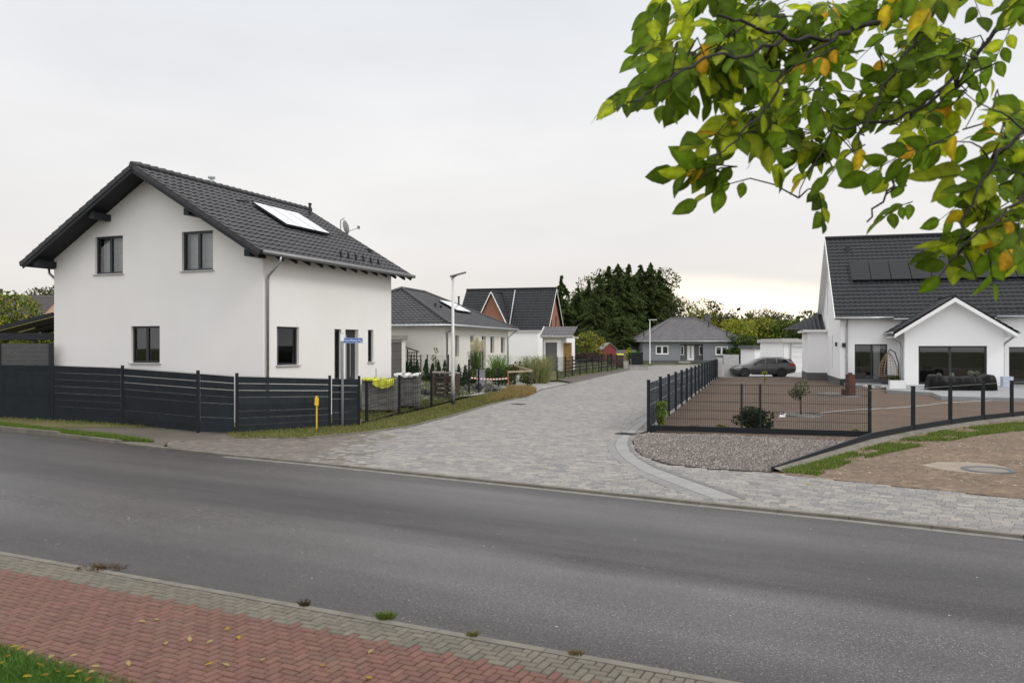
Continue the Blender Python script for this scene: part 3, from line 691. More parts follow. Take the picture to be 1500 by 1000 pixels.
# boarding under the tiles, barge boards, ridge caps, purlins
b = MB()
for sgn, x0 in ((1, -OE), (-1, GW+OE)):
    nvec = V((-sgn*math.sin(pitch), 0, cosp)); vd = V((sgn*cosp, 0, math.sin(pitch)))
    p0 = V((x0, -OV, base.z))-nvec*.03; q = [p0, p0+vd*sl, p0+vd*sl+V((0, RL, 0)), p0+V((0, RL, 0))]
    b.prism(q, -nvec*.07)
b.build('soffit', m_dark, rf)
for yy in (-OV-.035, -OV+RL+.003):
    bb = MB()
    for sgn, x0 in ((1, -OE), (-1, GW+OE)):
        p = V((x0, yy, base.z)); q = V((GW/2, yy, ZA)); nv = V((-sgn*math.sin(pitch), 0, cosp))
        bb.prism([p-nv*.20, q-nv*.20, q+nv*.03, p+nv*.03], (0, .032, 0))
    bb.build('barge_board', m_dark, rf)
vt = MB()
for yy in (-OV-.06,):
    for sgn, x0 in ((1, -OE), (-1, GW+OE)):
        nc = int(sl/.36)
        for k in range(nc+1):
            vd = V((sgn*cosp, 0, math.sin(pitch))); nv = V((-sgn*math.sin(pitch), 0, cosp)); s0 = k*.36-.03; s1 = min(s0+.38, sl)
            p = V((x0, yy, base.z))+vd*s0; q = V((x0, yy, base.z))+vd*s1
            vt.prism([p-nv*.10+nv*.012, q-nv*.10, q+nv*.045, p+nv*.07], (0, .11, 0))
vt.build('verge_tiles', m_tile, rf)
rc = MB(); k = 0; y = -OV-.05
while y < HL+OVB:
    rc.tube([(GW/2, y, ZA+.02), (GW/2, y+.36, ZA+.045)], [.105, .125], 10); y += .34
rc.build('ridge_tiles', m_tile, rf)
for xx in (2.55, GW-2.35, .02, GW-.02):
    pu = MB(); zz = roofz(xx)-.18; pu.box((xx-.1, -.72, zz-.15), (xx+.1, .05, zz+.06)); pu.build('purlin_end', m_dark, rf)
y = .3
while y < HL+.6:
    ra = MB(); x0, x1 = GW+.0, GW+OE-.03; ra.beam((x0, y, roofz(x0)-.07), (x1, y, roofz(x1)-.06), .08, .09); ra.build('rafter_end', m_dark, rf)
    y += .7
zg = base.z-.02
for xx in (GW+OE+.07, -OE-.07): gu = MB(); gu.tube([(xx, -OV+.02, zg), (xx, -OV+RL, zg+.0)], .07, 10); gu.build('gutter', M('gutter_zinc', (.20, .20, .205), .45, .12, 6, metal=.5), hs, True)
dp = MB(); dp.tube([(GW+OE+.07, .05, zg-.03), (GW+OE+.05, .05, zg-.22), (GW+.12, .12, zg-.62), (GW+.075, .14, zg-.75), (GW+.075, .14, .1)], .045, 10)
dp.build('downpipe', m_zinc, hs, True)
dp = MB(); dp.tube([(-OE-.07, .3, zg-.03), (-OE-.05, .3, zg-.22), (-.1, .3, zg-.6), (-.075, .3, zg-.75), (-.075, .3, .1)], .045, 10); dp.build('downpipe', m_zinc, hs, True)
def onroof(px, py):                         # pixel -> local point on the right roof slope
    r = V(((px-CX)/F, 1, -(py-HY)/F)); n = lx*math.sin(pitch)+V((0, 0, cosp)); o = org+lx*(GW+OE)+V((0, 0, base.z))
    t = (o-V((0, 0, H))).dot(n)/r.dot(n); p = V((0, 0, H))+r*t-org; return V((p.dot(lx), p.dot(ly), p.z))
nR = V((math.sin(pitch), 0, cosp)); c = [onroof(361, 298), onroof(411, 330), onroof(487, 352), onroof(440, 321)]
y0 = (c[0].y+c[1].y)/2; y1 = (c[2].y+c[3].y)/2; s_hi = (c[0].x+c[3].x)/2; s_lo = (c[1].x+c[2].x)/2
zr = lambda x: ZA-abs(x-GW/2)*tp
sf = MB(); n3 = 3
for k in range(n3):
    ya = y0+(y1-y0)*k/n3+.012; yb = y0+(y1-y0)*(k+1)/n3-.012
    p = [V((s_lo, ya, zr(s_lo))), V((s_lo, yb, zr(s_lo))), V((s_hi, yb, zr(s_hi))), V((s_hi, ya, zr(s_hi)))]
    pf = MB(); pf.prism([q+nR*.10 for q in p], nR*.07); po_ = pf.build('solar_collector', m_dark, hs)
    m2 = [q.lerp((p[0]+p[2])/2, .035)+nR*.174 for q in p]; pg = MB(); pg.poly(m2); pg.build('collector_glass', m_collector, po_)
fl = MB(); q = onroof(345, 295); fl.tube([q+nR*.06, onroof(362, 298)+nR*.1], .03, 8); fl.build('collector_pipe', m_black, hs)
def upipe(name, px, py, h, r, mat, cap=True):
    q = onroof(px, py); m_ = MB(); m_.tube([q-V((0, 0, .1)), q+V((0, 0, h))], r, 12)
    if cap: m_.tube([q+V((0, 0, h-.06)), q+V((0, 0, h))], r*1.35, 12)
    return m_.build(name, mat, hs)
upipe('vent_pipe', 454, 316, .52, .055, m_black)
cq = V((GW/2-.35, 3.15, ZA)); m_ = MB(); m_.tube([cq-V((0, 0, .4)), cq+V((0, 0, .30))], .09, 14); m_.tube([cq+V((0, 0, .36)), cq+V((0, 0, .42))], .13, 14); m_.tube([cq+V((0, 0, .3)), cq+V((0, 0, .37))], .05, 8); m_.build('chimney', m_zinc, hs)
q = onroof(499, 345); m_ = MB(); m_.tube([q-V((0, 0, .1)), q+V((0, 0, .62))], .02, 8); m_.tube([q+V((0, 0, .62)), q+V((.12, .1, .72))], .018, 8)
m_.T = Matrix.Translation(q+V((.10, .28, .38)))@Matrix.Rotation(math.radians(80), 4, V((-.15, 1, 0)))@Matrix.Scale(.85, 4)
m_.lathe([(0, .05), (.15, .04), (.27, .01), (.34, -.03), (.345, -.035), (.27, 0), (.15, .028), (0, .038)], 20); m_.T = None
m_.tube([q+V((.1, .2, .15)), q+V((.55, .45, .34))], .012, 6); m_.box(tuple(q+V((.52, .42, .30))), tuple(q+V((.60, .49, .42)))); m_.build('satellite_dish', M('dish_grey', (.16, .16, .165), .5, .1), hs)
for k in range(6):
    q = onroof(498+k*11, 377+k*2.3); m_ = MB(); m_.prism([q+V((0, 0, -.02)), q+V((-.02, 0, .27)), q+V((.05, 0, .23)), q+V((.09, 0, -.06))], (0, .05, 0)); m_.build('snow_guard', m_black, hs)
q = onroof(541, 370); m_ = MB(); m_.box(tuple(q-V((.08, .08, .1))), tuple(q+V((.08, .08, .14)))); m_.build('roof_vent', m_black, hs)
# ---- generic hip roof house frame ----------------------------------------
def hip_roof(parent, W_, L_, z, rise, ax_inset, mat, ov=0., flip=False):
    """rectangle x0..W, y0..L, ridge along y, hips inset ax_inset at both ends"""
    e = MB(); a = W_/2; i = ax_inset
    rp = math.atan(rise/a); hp = math.atan(rise/i)
    A_, B_ = V((a, i, z+rise)), V((a, L_-i, z+rise))
    cr = [V((0, 0, z)), V((W_, 0, z)), V((W_, L_, z)), V((0, L_, z))]
    def vn(p, q, keep):      # vertical plane through pq, outer side away from keep
        d = q-p; n = V((d.y, -d.x, 0)).normalized()
        if (keep-p).dot(n) > 0: n = -n
        return (p, n)
    cx = V((a, L_/2, z))
    sidek = [(V((W_, 0, z)), V((0, 1, 0)), V((-math.cos(rp), 0, math.sin(rp))), L_, a/math.cos(rp), [(cr[1], A_), (cr[2], B_)], V((W_-.1, L_/2, z))),
             (V((0, L_, z)), V((0, -1, 0)), V((math.cos(rp), 0, math.sin(rp))), L_, a/math.cos(rp), [(cr[0], A_), (cr[3], B_)], V((.1, L_/2, z))),
             (V((0, 0, z)), V((1, 0, 0)), V((0, math.cos(hp), math.sin(hp))), W_, i/math.cos(hp), [(cr[0], A_), (cr[1], A_)], V((a, .1, z))),
             (V((W_, L_, z)), V((-1, 0, 0)), V((0, -math.cos(hp), math.sin(hp))), W_, i/math.cos(hp), [(cr[2], B_), (cr[3], B_)], V((a, L_-.1, z)))]
    for O, U, Vd, w, l, cl, keep in sidek: tiles(e, O, U, Vd, w, l, [vn(p, q, keep) for p, q in cl])
    rf = e.build('roof', mat, parent)
    r = MB()
    for p, q in ((cr[0], A_), (cr[1], A_), (cr[2], B_), (cr[3], B_), (A_, B_)):
        n = max(1, int((q-p).length/.36))
        for k in range(n): r.tube([p.lerp(q, k/n)+V((0, 0, .03)), p.lerp(q, (k+1.05)/n)+V((0, 0, .055))], [.12, .10], 8)
    r.build('ridge_tiles', mat, rf)
    s = MB(); s.box((0.02, .02, z-.14), (W_-.02, L_-.02, z-.03)); s.build('soffit', m_wframe if mat is m_tile2 else m_sill, rf)
    g_ = MB(); pts = [V((-.06, -.06, z-.04)), V((W_+.06, -.06, z-.04)), V((W_+.06, L_+.06, z-.04)), V((-.06, L_+.06, z-.04))]
    for k in range(4): g_.tube([pts[k], pts[(k+1) % 4]], .065, 8)
    g_.build('gutter', m_zinc, parent, True); return rf
ths = math.atan2(-339, 1200); hx = V((math.cos(ths), math.sin(ths), 0)); hy = V((-math.sin(ths), math.cos(ths), 0))
# ---- second house: cream bungalow
W2, L2 = 10.4, 14.2; Z2 = yz(-4, 50); E2 = 3.62
o2 = XD(660, 46)-hx*W2
h2 = empty('cream_bungalow', o2, ths, 'cream bungalow with dark hipped roof and small skylight panel behind the street lamp', 'house')
hip_roof(h2, W2, L2, E2, 2.45, 5.2, m_tile)
ov = .55
def pxs(o, px, n_dir, off, a_dir):          # pixel column -> coordinate along a_dir on the plane through o+n*off
    r = V(((px-CX)/F, 1, 0)); p0 = o+n_dir*off; D = p0.dot(n_dir)/r.dot(n_dir); return (r*D-o).dot(a_dir), D
def opn(o, n_dir, off, a_dir, x0, y0, x1, y1):
    a0, _ = pxs(o, x0, n_dir, off, a_dir); a1, _ = pxs(o, x1, n_dir, off, a_dir); am, D = pxs(o, (x0+x1)/2, n_dir, off, a_dir)
    return (a0, H-(y1-HY)/F*D, a1, H-(y0-HY)/F*D)
xw = W2-ov
ops2 = [opn(o2, hx, xw, hy, 667, 491.5, 672.5, 522), opn(o2, hx, xw, hy, 689, 492, 694, 535), opn(o2, hx, xw, hy, 706, 492.5, 711.5, 540), opn(o2, hx, xw, hy, 718.5, 493, 724, 517), opn(o2, hx, xw, hy, 734, 494, 739.5, 517)]
wb = MB(); wall(wb, (ov, ov, 0), (1, 0, 0), (0, -1, 0), [(0, 0), (W2-2*ov, 0), (W2-2*ov, E2-.13), (0, E2-.13)])
for q in range(len(ops2)):
    a, b_, c_, d_ = ops2[q]; ops2[q] = (a-ov, b_, c_-ov, d_)
wall(wb, (xw, ov, 0), (0, 1, 0), (1, 0, 0), [(0, 0), (L2-2*ov, 0), (L2-2*ov, E2-.13), (0, E2-.13)], ops2, .25)
wall(wb, (ov, L2-ov, 0), (1, 0, 0), (0, 1, 0), [(0, 0), (W2-2*ov, 0), (W2-2*ov, E2-.13), (0, E2-.13)]); wall(wb, (ov, ov, 0), (0, 1, 0), (-1, 0, 0), [(0, 0), (L2-2*ov, 0), (L2-2*ov, E2-.13), (0, E2-.13)])
wb.build('wall', m_cream, h2)
for q in ops2: window(h2, (xw, ov, 0), (0, 1, 0), (1, 0, 0), q, .24, (), sill=False)
dp = MB(); dp.tube([(W2+.06, ov-.2, E2-.06), (W2-.1, ov+.1, E2-.25), (xw+.07, ov+.2, E2-.45), (xw+.07, ov+.2, Z2)], .05, 8); dp.build('downpipe', m_zinc, h2, True)
dp = MB(); dp.tube([(W2+.06, L2-.3, E2-.06), (xw+.2, L2-ov-.1, E2-.45), (xw+.07, L2-ov-.3, E2-.65), (xw+.07, L2-ov-.3, Z2)], .05, 8); dp.build('downpipe', m_zinc, h2, True)
rise2 = 2.45; pr = math.atan(rise2/5.2); zr2 = lambda x: E2+(W2-x)*math.tan(pr)
def onroof2(px, py):
    r = V(((px-CX)/F, 1, -(py-HY)/F)); n = hx*math.sin(pr)+V((0, 0, math.cos(pr))); o = o2+hx*W2+V((0, 0, E2)); t = (o-V((0, 0, H))).dot(n)/r.dot(n); p = V((0, 0, H))+r*t-o2; return V((p.dot(hx), p.dot(hy), p.z))
n2 = V((math.sin(pr), 0, math.cos(pr))); c = [onroof2(641, 443), onroof2(668, 458), onroof2(690, 461), onroof2(662, 446)]
pf = MB(); pf.prism([c[i]+n2*.12 for i in range(4)], n2*.07); po_ = pf.build('solar_collector', m_dark, h2); pg = MB(); mid = (c[0]+c[2])/2; pg.poly([q.lerp(mid, .04)+n2*.195 for q in c]); pg.build('collector_glass', m_collector, po_)
for px, py, hh in ((672, 451, .8), (638, 450, .25), (646, 452, .2)):
    q = onroof2(px, py); m_ = MB(); m_.tube([q-V((0, 0, .1)), q+V((0, 0, hh))], .06, 10); m_.tube([q+V((0, 0, hh-.08)), q+V((0, 0, hh))], .09, 10); m_.build('vent_pipe', m_black, h2)
# ---- garage behind the left house
gz = .45; gyaw = .13; g0 = XD(594, 42.5)-V((math.cos(gyaw), math.sin(gyaw), 0))*2.65
ga = empty('garage', g0, gyaw, 'grey door garage half hidden behind the white two storey house', 'garage')
gp = XD(594, 42.5); GWd = (gp-g0).length
w_ = MB(); w_.box((0, .12, gz-.2), (GWd, 4.2, gz+2.35)); w_.box((GWd-.2, 0, gz-.2), (GWd, .12, gz+2.3)); w_.box((0, 0, gz-.2), (1, .12, gz+2.3)); w_.build('wall', m_cream, ga)
dd = MB(); 
for k in range(5): dd.box((1.0, .04, gz-.15+k*.465), (GWd-.2, .1, gz+.305+k*.465))
dd.build('garage_door', m_sill if 0 else M('garage_door_grey', (.105, .10, .098), .5, .05), ga)
rr = MB(); rr.box((-.1, -.12, gz+2.3), (GWd+.12, 4.4, gz+2.52)); rr.build('roof', M('fascia_grey', (.22, .21, .19), .6), ga)
# trellis beside the garage
c0 = XD(596, 44, .5); tr = MB()
for k in range(2): tr.box((k*.5, 0, -.3), (k*.5+.06, .06, 1.75-k*.12))
for k in range(9): tr.box((0, .01, .1+k*.18), (.5, .04, .14+k*.18))
for k in range(3): tr.box((.1+k*.14, .005, 0), (.13+k*.14, .035, 1.6))
tr.beam((-.1, .02, 1.85), (.65, .02, 1.6), .5, .05); o = tr.build('trellis', m_dark); o.location = c0; tag(o, 'dark wooden trellis with small slanting roof beside the grey garage door', 'trellis')
# ---- third house: brick gables, steep roof
W3, L3 = 9.1, 7.4; E3 = 3.95; RZ3 = 8.3
o3 = XD(799, 80)-hx*W3
h3 = empty('brick_gable_house', o3, ths, 'house with steep dark roof and two red brick gables edged in white', 'house')
a3 = L3/2; sp = math.atan((RZ3-E3)/a3); e = MB()
tiles(e, (-.3, 0, E3), (1, 0, 0), (0, math.cos(sp), math.sin(sp)), W3+.6, a3/math.cos(sp)); tiles(e, (W3+.3, L3, E3), (-1, 0, 0), (0, -math.cos(sp), math.sin(sp)), W3+.6, a3/math.cos(sp))
# cross gable in front: apex position from the photo
ag, _ = pxs(o3, 721.6, hy, 0, hx); hw = 1.95; az = H+(HY-426.5)/F*(80.5)
sp2 = math.atan((az-E3)/hw); depth = a3*(az-E3)/(RZ3-E3)
for sgn in (1, -1):
    tiles(e, (ag-sgn*(hw+.0), -.55 if sgn < 0 else depth, E3), (0, 1, 0) if sgn < 0 else (0, -1, 0), (sgn*math.cos(sp2), 0, math.sin(sp2)), depth+.55, hw/math.cos(sp2))
rf = e.build('roof', m_tile2, h3)
r = MB(); r.tube([(-.3, a3, RZ3+.02), (W3+.3, a3, RZ3+.02)], .12, 8); r.tube([(ag, -.55, az+.02), (ag, depth, az+.02)], .1, 8); r.build('ridge_tiles', m_tile2, rf)
vb = MB()
for sgn in (1, -1): vb.beam((ag-sgn*hw, -.56, E3-.05), (ag, -.56, az-.02), .05, .09, (0, -1, 0) if 0 else (0, 0, 1))
vb.beam((W3+.3, 0, E3-.08), (W3+.3, a3, RZ3-.08), .05, .11); vb.beam((W3+.3, L3, E3-.08), (W3+.3, a3, RZ3-.08), .05, .11); vb.build('barge_board', m_wframe, rf)
wb = MB(); wall(wb, (ag-hw+.05, -.3, 0), (1, 0, 0), (0, -1, 0), [(0, E3-.9), (2*hw-.1, E3-.9), (2*hw-.1, E3), (hw-.05, az-.25), (0, E3)], [(hw-1.0, E3+.05, hw+.85, E3+1.05)])
ro = [(2.2, E3-.2, 2.8, E3+1.5), (4.4, E3-.2, 5.0, E3+1.5)]
wall(wb, (W3, 0, 0), (0, 1, 0), (1, 0, 0), [(0, 2.8), (L3, 2.8), (L3, E3), (a3, RZ3-.15), (0, E3)], ro); wb.build('brick_gable', m_brick, h3)
window(h3, (ag-hw+.05, -.3, 0), (1, 0, 0), (0, -1, 0), (hw-1.0, E3+.05, hw+.85, E3+1.05), .15, (.5,), sill=False)
for q in ro: window(h3, (W3, 0, 0), (0, 1, 0), (1, 0, 0), q, .15, (), sill=False)
wb = MB(); wb.box((.0, .05, -.2), (W3-.05, L3, E3-.05)); wb.box((2.9, -1.8, -.2), (W3-.3, .05, E3-.2)); wb.build('wall', m_white2, h3)
fp = MB(); aq, _ = pxs(o3, 746, hy, 0, hx); fp.tube([(aq-.35, a3*.92, RZ3-.15), (aq-.05, .1, E3+.3)], .07, 8); fp.build('roof_flashing', m_zinc, h3)
cp = MB(); cp.box((2.8, -1.95, E3-.2), (W3-.2, .3, E3-.02)); cp.build('fascia', m_sill, h3)
# its garage
og = XD(797, 70); gg = empty('garage', og, ths, 'white garage with low grey roof before the brick gable house', 'garage')
gw = 25/1200*71; wb = MB(); wall(wb, (0, 0, 0), (1, 0, 0), (0, -1, 0), [(0, -.1), (gw, -.1), (gw, 3.35), (0, 3.35)], [(.1, .2, gw-.35, 2.72)], .2)
wb.box((.0, .2, -.1), (.08, 6, 3.3)); wb.box((gw-.08, .2, -.1), (gw, 6, 3.3)); wb.box((0, 5.9, -.1), (gw, 6, 3.3)); wb.build('wall', m_white2, gg)
dd = MB(); dd.box((.1, .2, .15), (gw-.35, .25, 2.72)); dd.build('garage_door', M('garage_door_dark', (.12, .12, .125), .5), gg)
e = MB(); tiles(e, (-.25, -.5, 3.3), (1, 0, 0), (0, .93, .37), gw+1.4, 2.2); e.build('roof', m_tileg, gg)
e = MB(); e.prism([(-.3, -.55, 3.3), (-.3, 1.0, 4.12), (-.3, 2.4, 3.3)], (.1, 0, 0)); e.box((-.2, -.6, 3.18), (gw+1.2, -.48, 3.3)); e.box((-.2, -.45, 3.1), (gw+1.1, 2.2, 3.2)); e.build('fascia', m_sill, gg)
dp = MB(); dp.tube([(.1, -.5, 3.2), (-.05, -.1, 2.9), (-.05, -.08, 0)], .05, 8); dp.build('downpipe', m_zinc, gg)
yb = MB(); yb.box((gw+.05, .8, 0), (gw+.75, .86, 2.7)); o = yb.build('timber_screen', M('ochre_timber', (.30, .18, .05), .7, .35, 5)); o.location = og; o.rotation_euler.z = ths; tag(o, 'ochre timber screen under the garage eave beyond the ornamental grasses', 'screen')
# ---- grey bungalow at the end
D4 = 117.; o4 = XD(936.5, D4); W4 = (1094-936.5)/F*D4; L4 = 13.8; E4 = H+(HY-499.5)/F*D4
h4 = empty('grey_bungalow', o4+V((0, 0, 0)), 0, 'grey rendered bungalow with hipped roof and white front door at the street end', 'house')
# ridge runs along x: build the hip roof in a turned frame
turn = empty('roof_frame', (W4, 0, 0), math.pi/2); turn.parent = h4
rf4 = hip_roof(turn, L4, W4, E4, 3.5, 5.9, m_tileg)
for ch in list(turn.children):
    ch.parent = h4; ch.location = (W4, 0, 0); ch.rotation_euler = (0, 0, math.pi/2)
bpy.data.objects.remove(turn)
ov = .55; X0 = ov; X1 = W4-.8
def o4p(x0, y0, x1, y1): return ((x0-CX)/F*(D4+ov)-o4.x-X0, H-(y1-HY)/F*(D4+ov), (x1-CX)/F*(D4+ov)-o4.x-X0, H-(y0-HY)/F*(D4+ov))
ops4 = [o4p(960.5, 506, 979.5, 519), o4p(1048, 507, 1066.5, 520), o4p(996.5, 504, 1030, 528.2)]
wb = MB(); wall(wb, (X0, ov, 0), (1, 0, 0), (0, -1, 0), [(0, .1), (X1-X0, .1), (X1-X0, E4-.13), (0, E4-.13)], ops4[:2]+[ops4[2]], .12)
wall(wb, (X0, ov, 0), (0, 1, 0), (-1, 0, 0), [(0, .1), (L4-2*ov, .1), (L4-2*ov, E4-.13), (0, E4-.13)]); wall(wb, (X1, ov, 0), (0, 1, 0), (1, 0, 0), [(0, .1), (L4-2*ov, .1), (L4-2*ov, E4-.13), (0, E4-.13)])
wb.build('wall', m_grey, h4)
for q in ops4[:2]: window(h4, (X0, ov, 0), (1, 0, 0), (0, -1, 0), q, .12, (.5,), m_wframe, fw=.16)
a0, z0, a1, z1 = ops4[2]; wb = MB(); wb.box((X0+a0, ov+.9, .1), (X0+a1, ov+1.0, E4-.15)); wb.box((X0+a0-.1, ov+.12, .1), (X0+a0, ov+1., E4-.15)); wb.box((X0+a1, ov+.12, .1), (X0+a1+.1, ov+1., E4-.15)); wb.build('porch_wall', M('porch_grey', (.13, .13, .135), .85), h4)
def px4(x): return (x-CX)/F*(D4+1.4)-o4.x
dd = MB(); dd.box((px4(1006.5), ov+.8, .35), (px4(1016.5), ov+.88, z1-.2)); dr = dd.build('door', m_wframe, h4); dl = MB()
for k in range(5): dl.box((px4(1010.6), ov+.785, .75+k*.36), (px4(1012.6), ov+.797, .97+k*.36))
dl.build('pane', m_black, dr)
for x in (996.8, 1024):
    w_ = MB(); w_.box((px4(x), ov+.82, 1.1), (px4(x+5), ov+.88, 2.5)); fr = w_.build('window', m_wframe, h4); g_ = MB(); g_.box((px4(x+1.2), ov+.80, 1.25), (px4(x+3.8), ov+.818, 2.35)); g_.build('pane', m_carg, fr)
w_ = MB(); w_.box((px4(991), ov-.6, .0), (px4(1008), ov+.05, .25)); w_.build('doorstep', m_conc, h4)
ch = MB(); ch.box((11.2, 7.6, 4.9), (12.0, 8.3, 7.2)); ch.build('chimney', m_plinth, h4)
for x, z in ((10.9, 5.2), (12.9, 3.9), (.9, 3.9)):
    m_ = MB(); m_.tube([(x, (z-E4)/3.5*6.9, z-.2), (x, (z-E4)/3.5*6.9, z+.9)], .09, 8); m_.build('vent_pipe', m_black, h4)
pl = MB(); pl.box((X0-.02, ov-.02, .0), (X1+.02, L4-ov, .38)); pl.build('plinth', m_plinth, h4)
# ---- right house ------------------------------------------------------------
thr = math.atan2(-330, 1200); rx = V((math.cos(thr), math.sin(thr), 0)); ry = V((-math.sin(thr), math.cos(thr), 0))
D5 = 50.; o5 = XD(1231, D5); W5, L5 = 17.0, 10.8; E5 = 4.12; R5 = 9.65
h5 = empty('gabled_white_house', o5, thr, 'large white house with black solar panels on its steep roof and a wide garden bay', 'house')
a5 = L5/2; ovf = .5; sp = math.atan((R5-E5)/(a5+ovf)); slen = (a5+ovf)/math.cos(sp); ovg = .35
e = MB(); tiles(e, (-ovg, -ovf, E5), (1, 0, 0), (0, math.cos(sp), math.sin(sp)), W5+2*ovg, slen); tiles(e, (W5+ovg, L5+ovf, E5), (-1, 0, 0), (0, -math.cos(sp), math.sin(sp)), W5+2*ovg, slen)
# bay roof
def rpx(px, off=0.): return pxs(o5, px, ry, off, rx)
BD = 2.4; bl0, _ = rpx(1325, -BD); bl1, Db = rpx(1470.5, -BD); bm_ = (bl0+bl1)/2
bp, Dp = rpx(1399, -BD-.6); bh = (bl1-bl0)/2; bm_ = bp
be0, Dl = rpx(1298, -BD-.6); EB = H+(HY-486.5)/F*Dp; RB = H+(HY-434)/F*Dp; hwb = (bl1-bl0)/2+.62
spb = math.atan((RB-EB)/hwb); dep = BD+.6+(RB-E5)/math.tan(sp) if RB > E5 else BD+.6+.5
dep += .3
for sgn in (1, -1):
    tiles(e, (bm_-sgn*hwb, -BD-.6 if sgn < 0 else -BD-.6+dep, EB), (0, 1, 0) if sgn < 0 else (0, -1, 0), (sgn*math.cos(spb), 0, math.sin(spb)), dep, hwb/math.cos(spb))
rf = e.build('roof', m_tile2, h5)
r = MB(); r.tube([(-ovg, a5, R5+.03), (W5+ovg, a5, R5+.03)], .12, 8); r.tube([(bm_, -BD-.6, RB+.02), (bm_, -BD-.6+dep, RB+.02)], .11, 8); r.build('ridge_tiles', m_tile2, rf)
bb = MB()
for sgn in (1, -1):
    p = V((bm_-sgn*(hwb-.05), -BD-.66, EB-.10)); q = V((bm_, -BD-.66, RB-.06)); bb.prism([p+V((0, 0, -.20)), q+V((0, 0, -.24)), q, p], (0, .05, 0))
    bb.prism([p+V((0, .06, -.2)), q+V((0, .06, -.24)), q+V((0, .06, -.16)), p+V((0, .06, -.12))], (0, BD+.4, 0))
for yy in (-ovf, L5+ovf): bb.beam((-ovg-.02, yy, E5-.1), (-ovg-.02, a5, R5-.1), .04, .2)
bb.build('barge_board', m_wframe, rf)
sn = MB(); sn.tube([(.3, -ovf+.45, E5+.62), (bm_-2.4, -ovf+.45, E5+.62)], .02, 6); sn.build('snow_rail', m_plinth, rf); sn = MB(); sn.tube([(bm_+2.4, -ovf+.45, E5+.62), (W5, -ovf+.45, E5+.62)], .02, 6)
for k in range(int(W5/.9)):
    if abs(.3+k*.9-bm_) > 2.4: sn.beam((.3+k*.9, -ovf+.4, E5+.35), (.3+k*.9, -ovf+.45, E5+.64), .02, .03)
sn.build('snow_rail', m_plinth, rf)
dw = opn(o5, ry, 0, rx, 1252, 504, 1300, 557); dw2 = opn(o5, ry, 0, rx, 1478, 508, 1545, 566)
def zwall(x, y): return E5+(y+ovf)*math.tan(sp)-.1
wb = MB(); wall(wb, (0, 0, 0), (1, 0, 0), (0, -1, 0), [(0, .1), (W5, .1), (W5, zwall(0, 0)), (0, zwall(0, 0))], [dw, dw2], .2)
gop = [(4.7, 4.45, 5.25, 5.9), (6.1, 4.45, 6.6, 5.9), (5.2, 1.2, 5.5, 3.1)]
gopsl = [(7.0, 4.6, 7.6, 6.9), (2.8, 4.2, 3.4, 5.9), (4.2, .95, 4.6, 3.1)]
wall(wb, (0, 0, 0), (0, 1, 0), (-1, 0, 0), [(0, .1), (L5, .1), (L5, zwall(0, 0)), (a5, R5-.12), (0, zwall(0, 0))], gopsl, .15)
wall(wb, (W5, 0, 0), (0, 1, 0), (1, 0, 0), [(0, .1), (L5, .1), (L5, zwall(0, 0)), (a5, R5-.12), (0, zwall(0, 0))]); wall(wb, (0, L5, 0), (1, 0, 0), (0, 1, 0), [(0, .1), (W5, .1), (W5, zwall(0, 0)), (0, zwall(0, 0))])
bw = opn(o5, ry, -BD, rx, 1345.5, 506.5, 1446, 563.5)
zb = lambda x: RB-.14-abs(x-bm_)*math.tan(spb)
wall(wb, (0, -BD, 0), (1, 0, 0), (0, -1, 0), [(bl0, .1), (bl1, .1), (bl1, zb(bl1)), (bm_, zb(bm_)), (bl0, zb(bl0))], [bw], .2)
wall(wb, (bl0, -BD, 0), (0, 1, 0), (-1, 0, 0), [(0, .1), (BD, .1), (BD, zb(bl0)), (0, zb(bl0))]); wall(wb, (bl1, -BD, 0), (0, 1, 0), (1, 0, 0), [(0, .1), (BD, .1), (BD, zb(bl1)), (0, zb(bl1))])
wb.build('wall', m_white2, h5)
window(h5, (0, 0, 0), (1, 0, 0), (0, -1, 0), dw, .18, (.52,), sill=False, name='patio_door', curtain=[(.6, .8)]); window(h5, (0, 0, 0), (1, 0, 0), (0, -1, 0), dw2, .18, (.5,), sill=False, name='patio_door')
window(h5, (0, -BD, 0), (1, 0, 0), (0, -1, 0), bw, .18, (.47,), sill=False, name='sliding_door', fw=.09, label='wide sliding door of the garden bay')
for q in gopsl: window(h5, (0, 0, 0), (0, 1, 0), (-1, 0, 0), q, .14, (), sill=False)
pl = MB(); pl.box((-.02, -.02, -.06), (bl0-.02, .3, .42)); pl.box((-.02, -.02, -.06), (.3, L5, .42))
pl.build('plinth', m_plinth, h5)
for xx, yy, top in ((.35, -.08, E5-.1), ):
    dp = MB(); dp.tube([(xx, -ovf-.02, top), (xx, yy-.05, top-.35), (xx, yy, top-.5), (xx, yy, .1)], .06, 8); dp.build('downpipe', m_zinc, h5)
for sgn in (-1, 1):
    xw_ = bl0-.09 if sgn < 0 else bl1+.09; dp = MB(); dp.tube([(bm_+sgn*hwb, -BD-.3, EB-.05), (bm_+sgn*hwb, -BD-.1, EB-.18), (xw_+sgn*.05, -BD+.35, EB-.62), (xw_, -BD+.4, EB-.8), (xw_, -BD+.4, .1)], .055, 8); dp.build('downpipe', m_zinc, h5)
gu = MB(); gu.tube([(-ovg, -ovf-.07, E5-.03), (bm_-hwb+.4, -ovf-.07, E5-.03)], .075, 8); gu.tube([(bm_+hwb-.4, -ovf-.07, E5-.03), (W5+ovg, -ovf-.07, E5-.03)], .075, 8)
gu.build('gutter', m_zinc, h5, True)
for sgn in (-1, 1): gu = MB(); gu.tube([(bm_+sgn*(hwb+.06), -BD-.6, EB-.03), (bm_+sgn*(hwb+.06), -.2, EB-.03)], .06, 8); gu.build('gutter', m_zinc, h5, True)
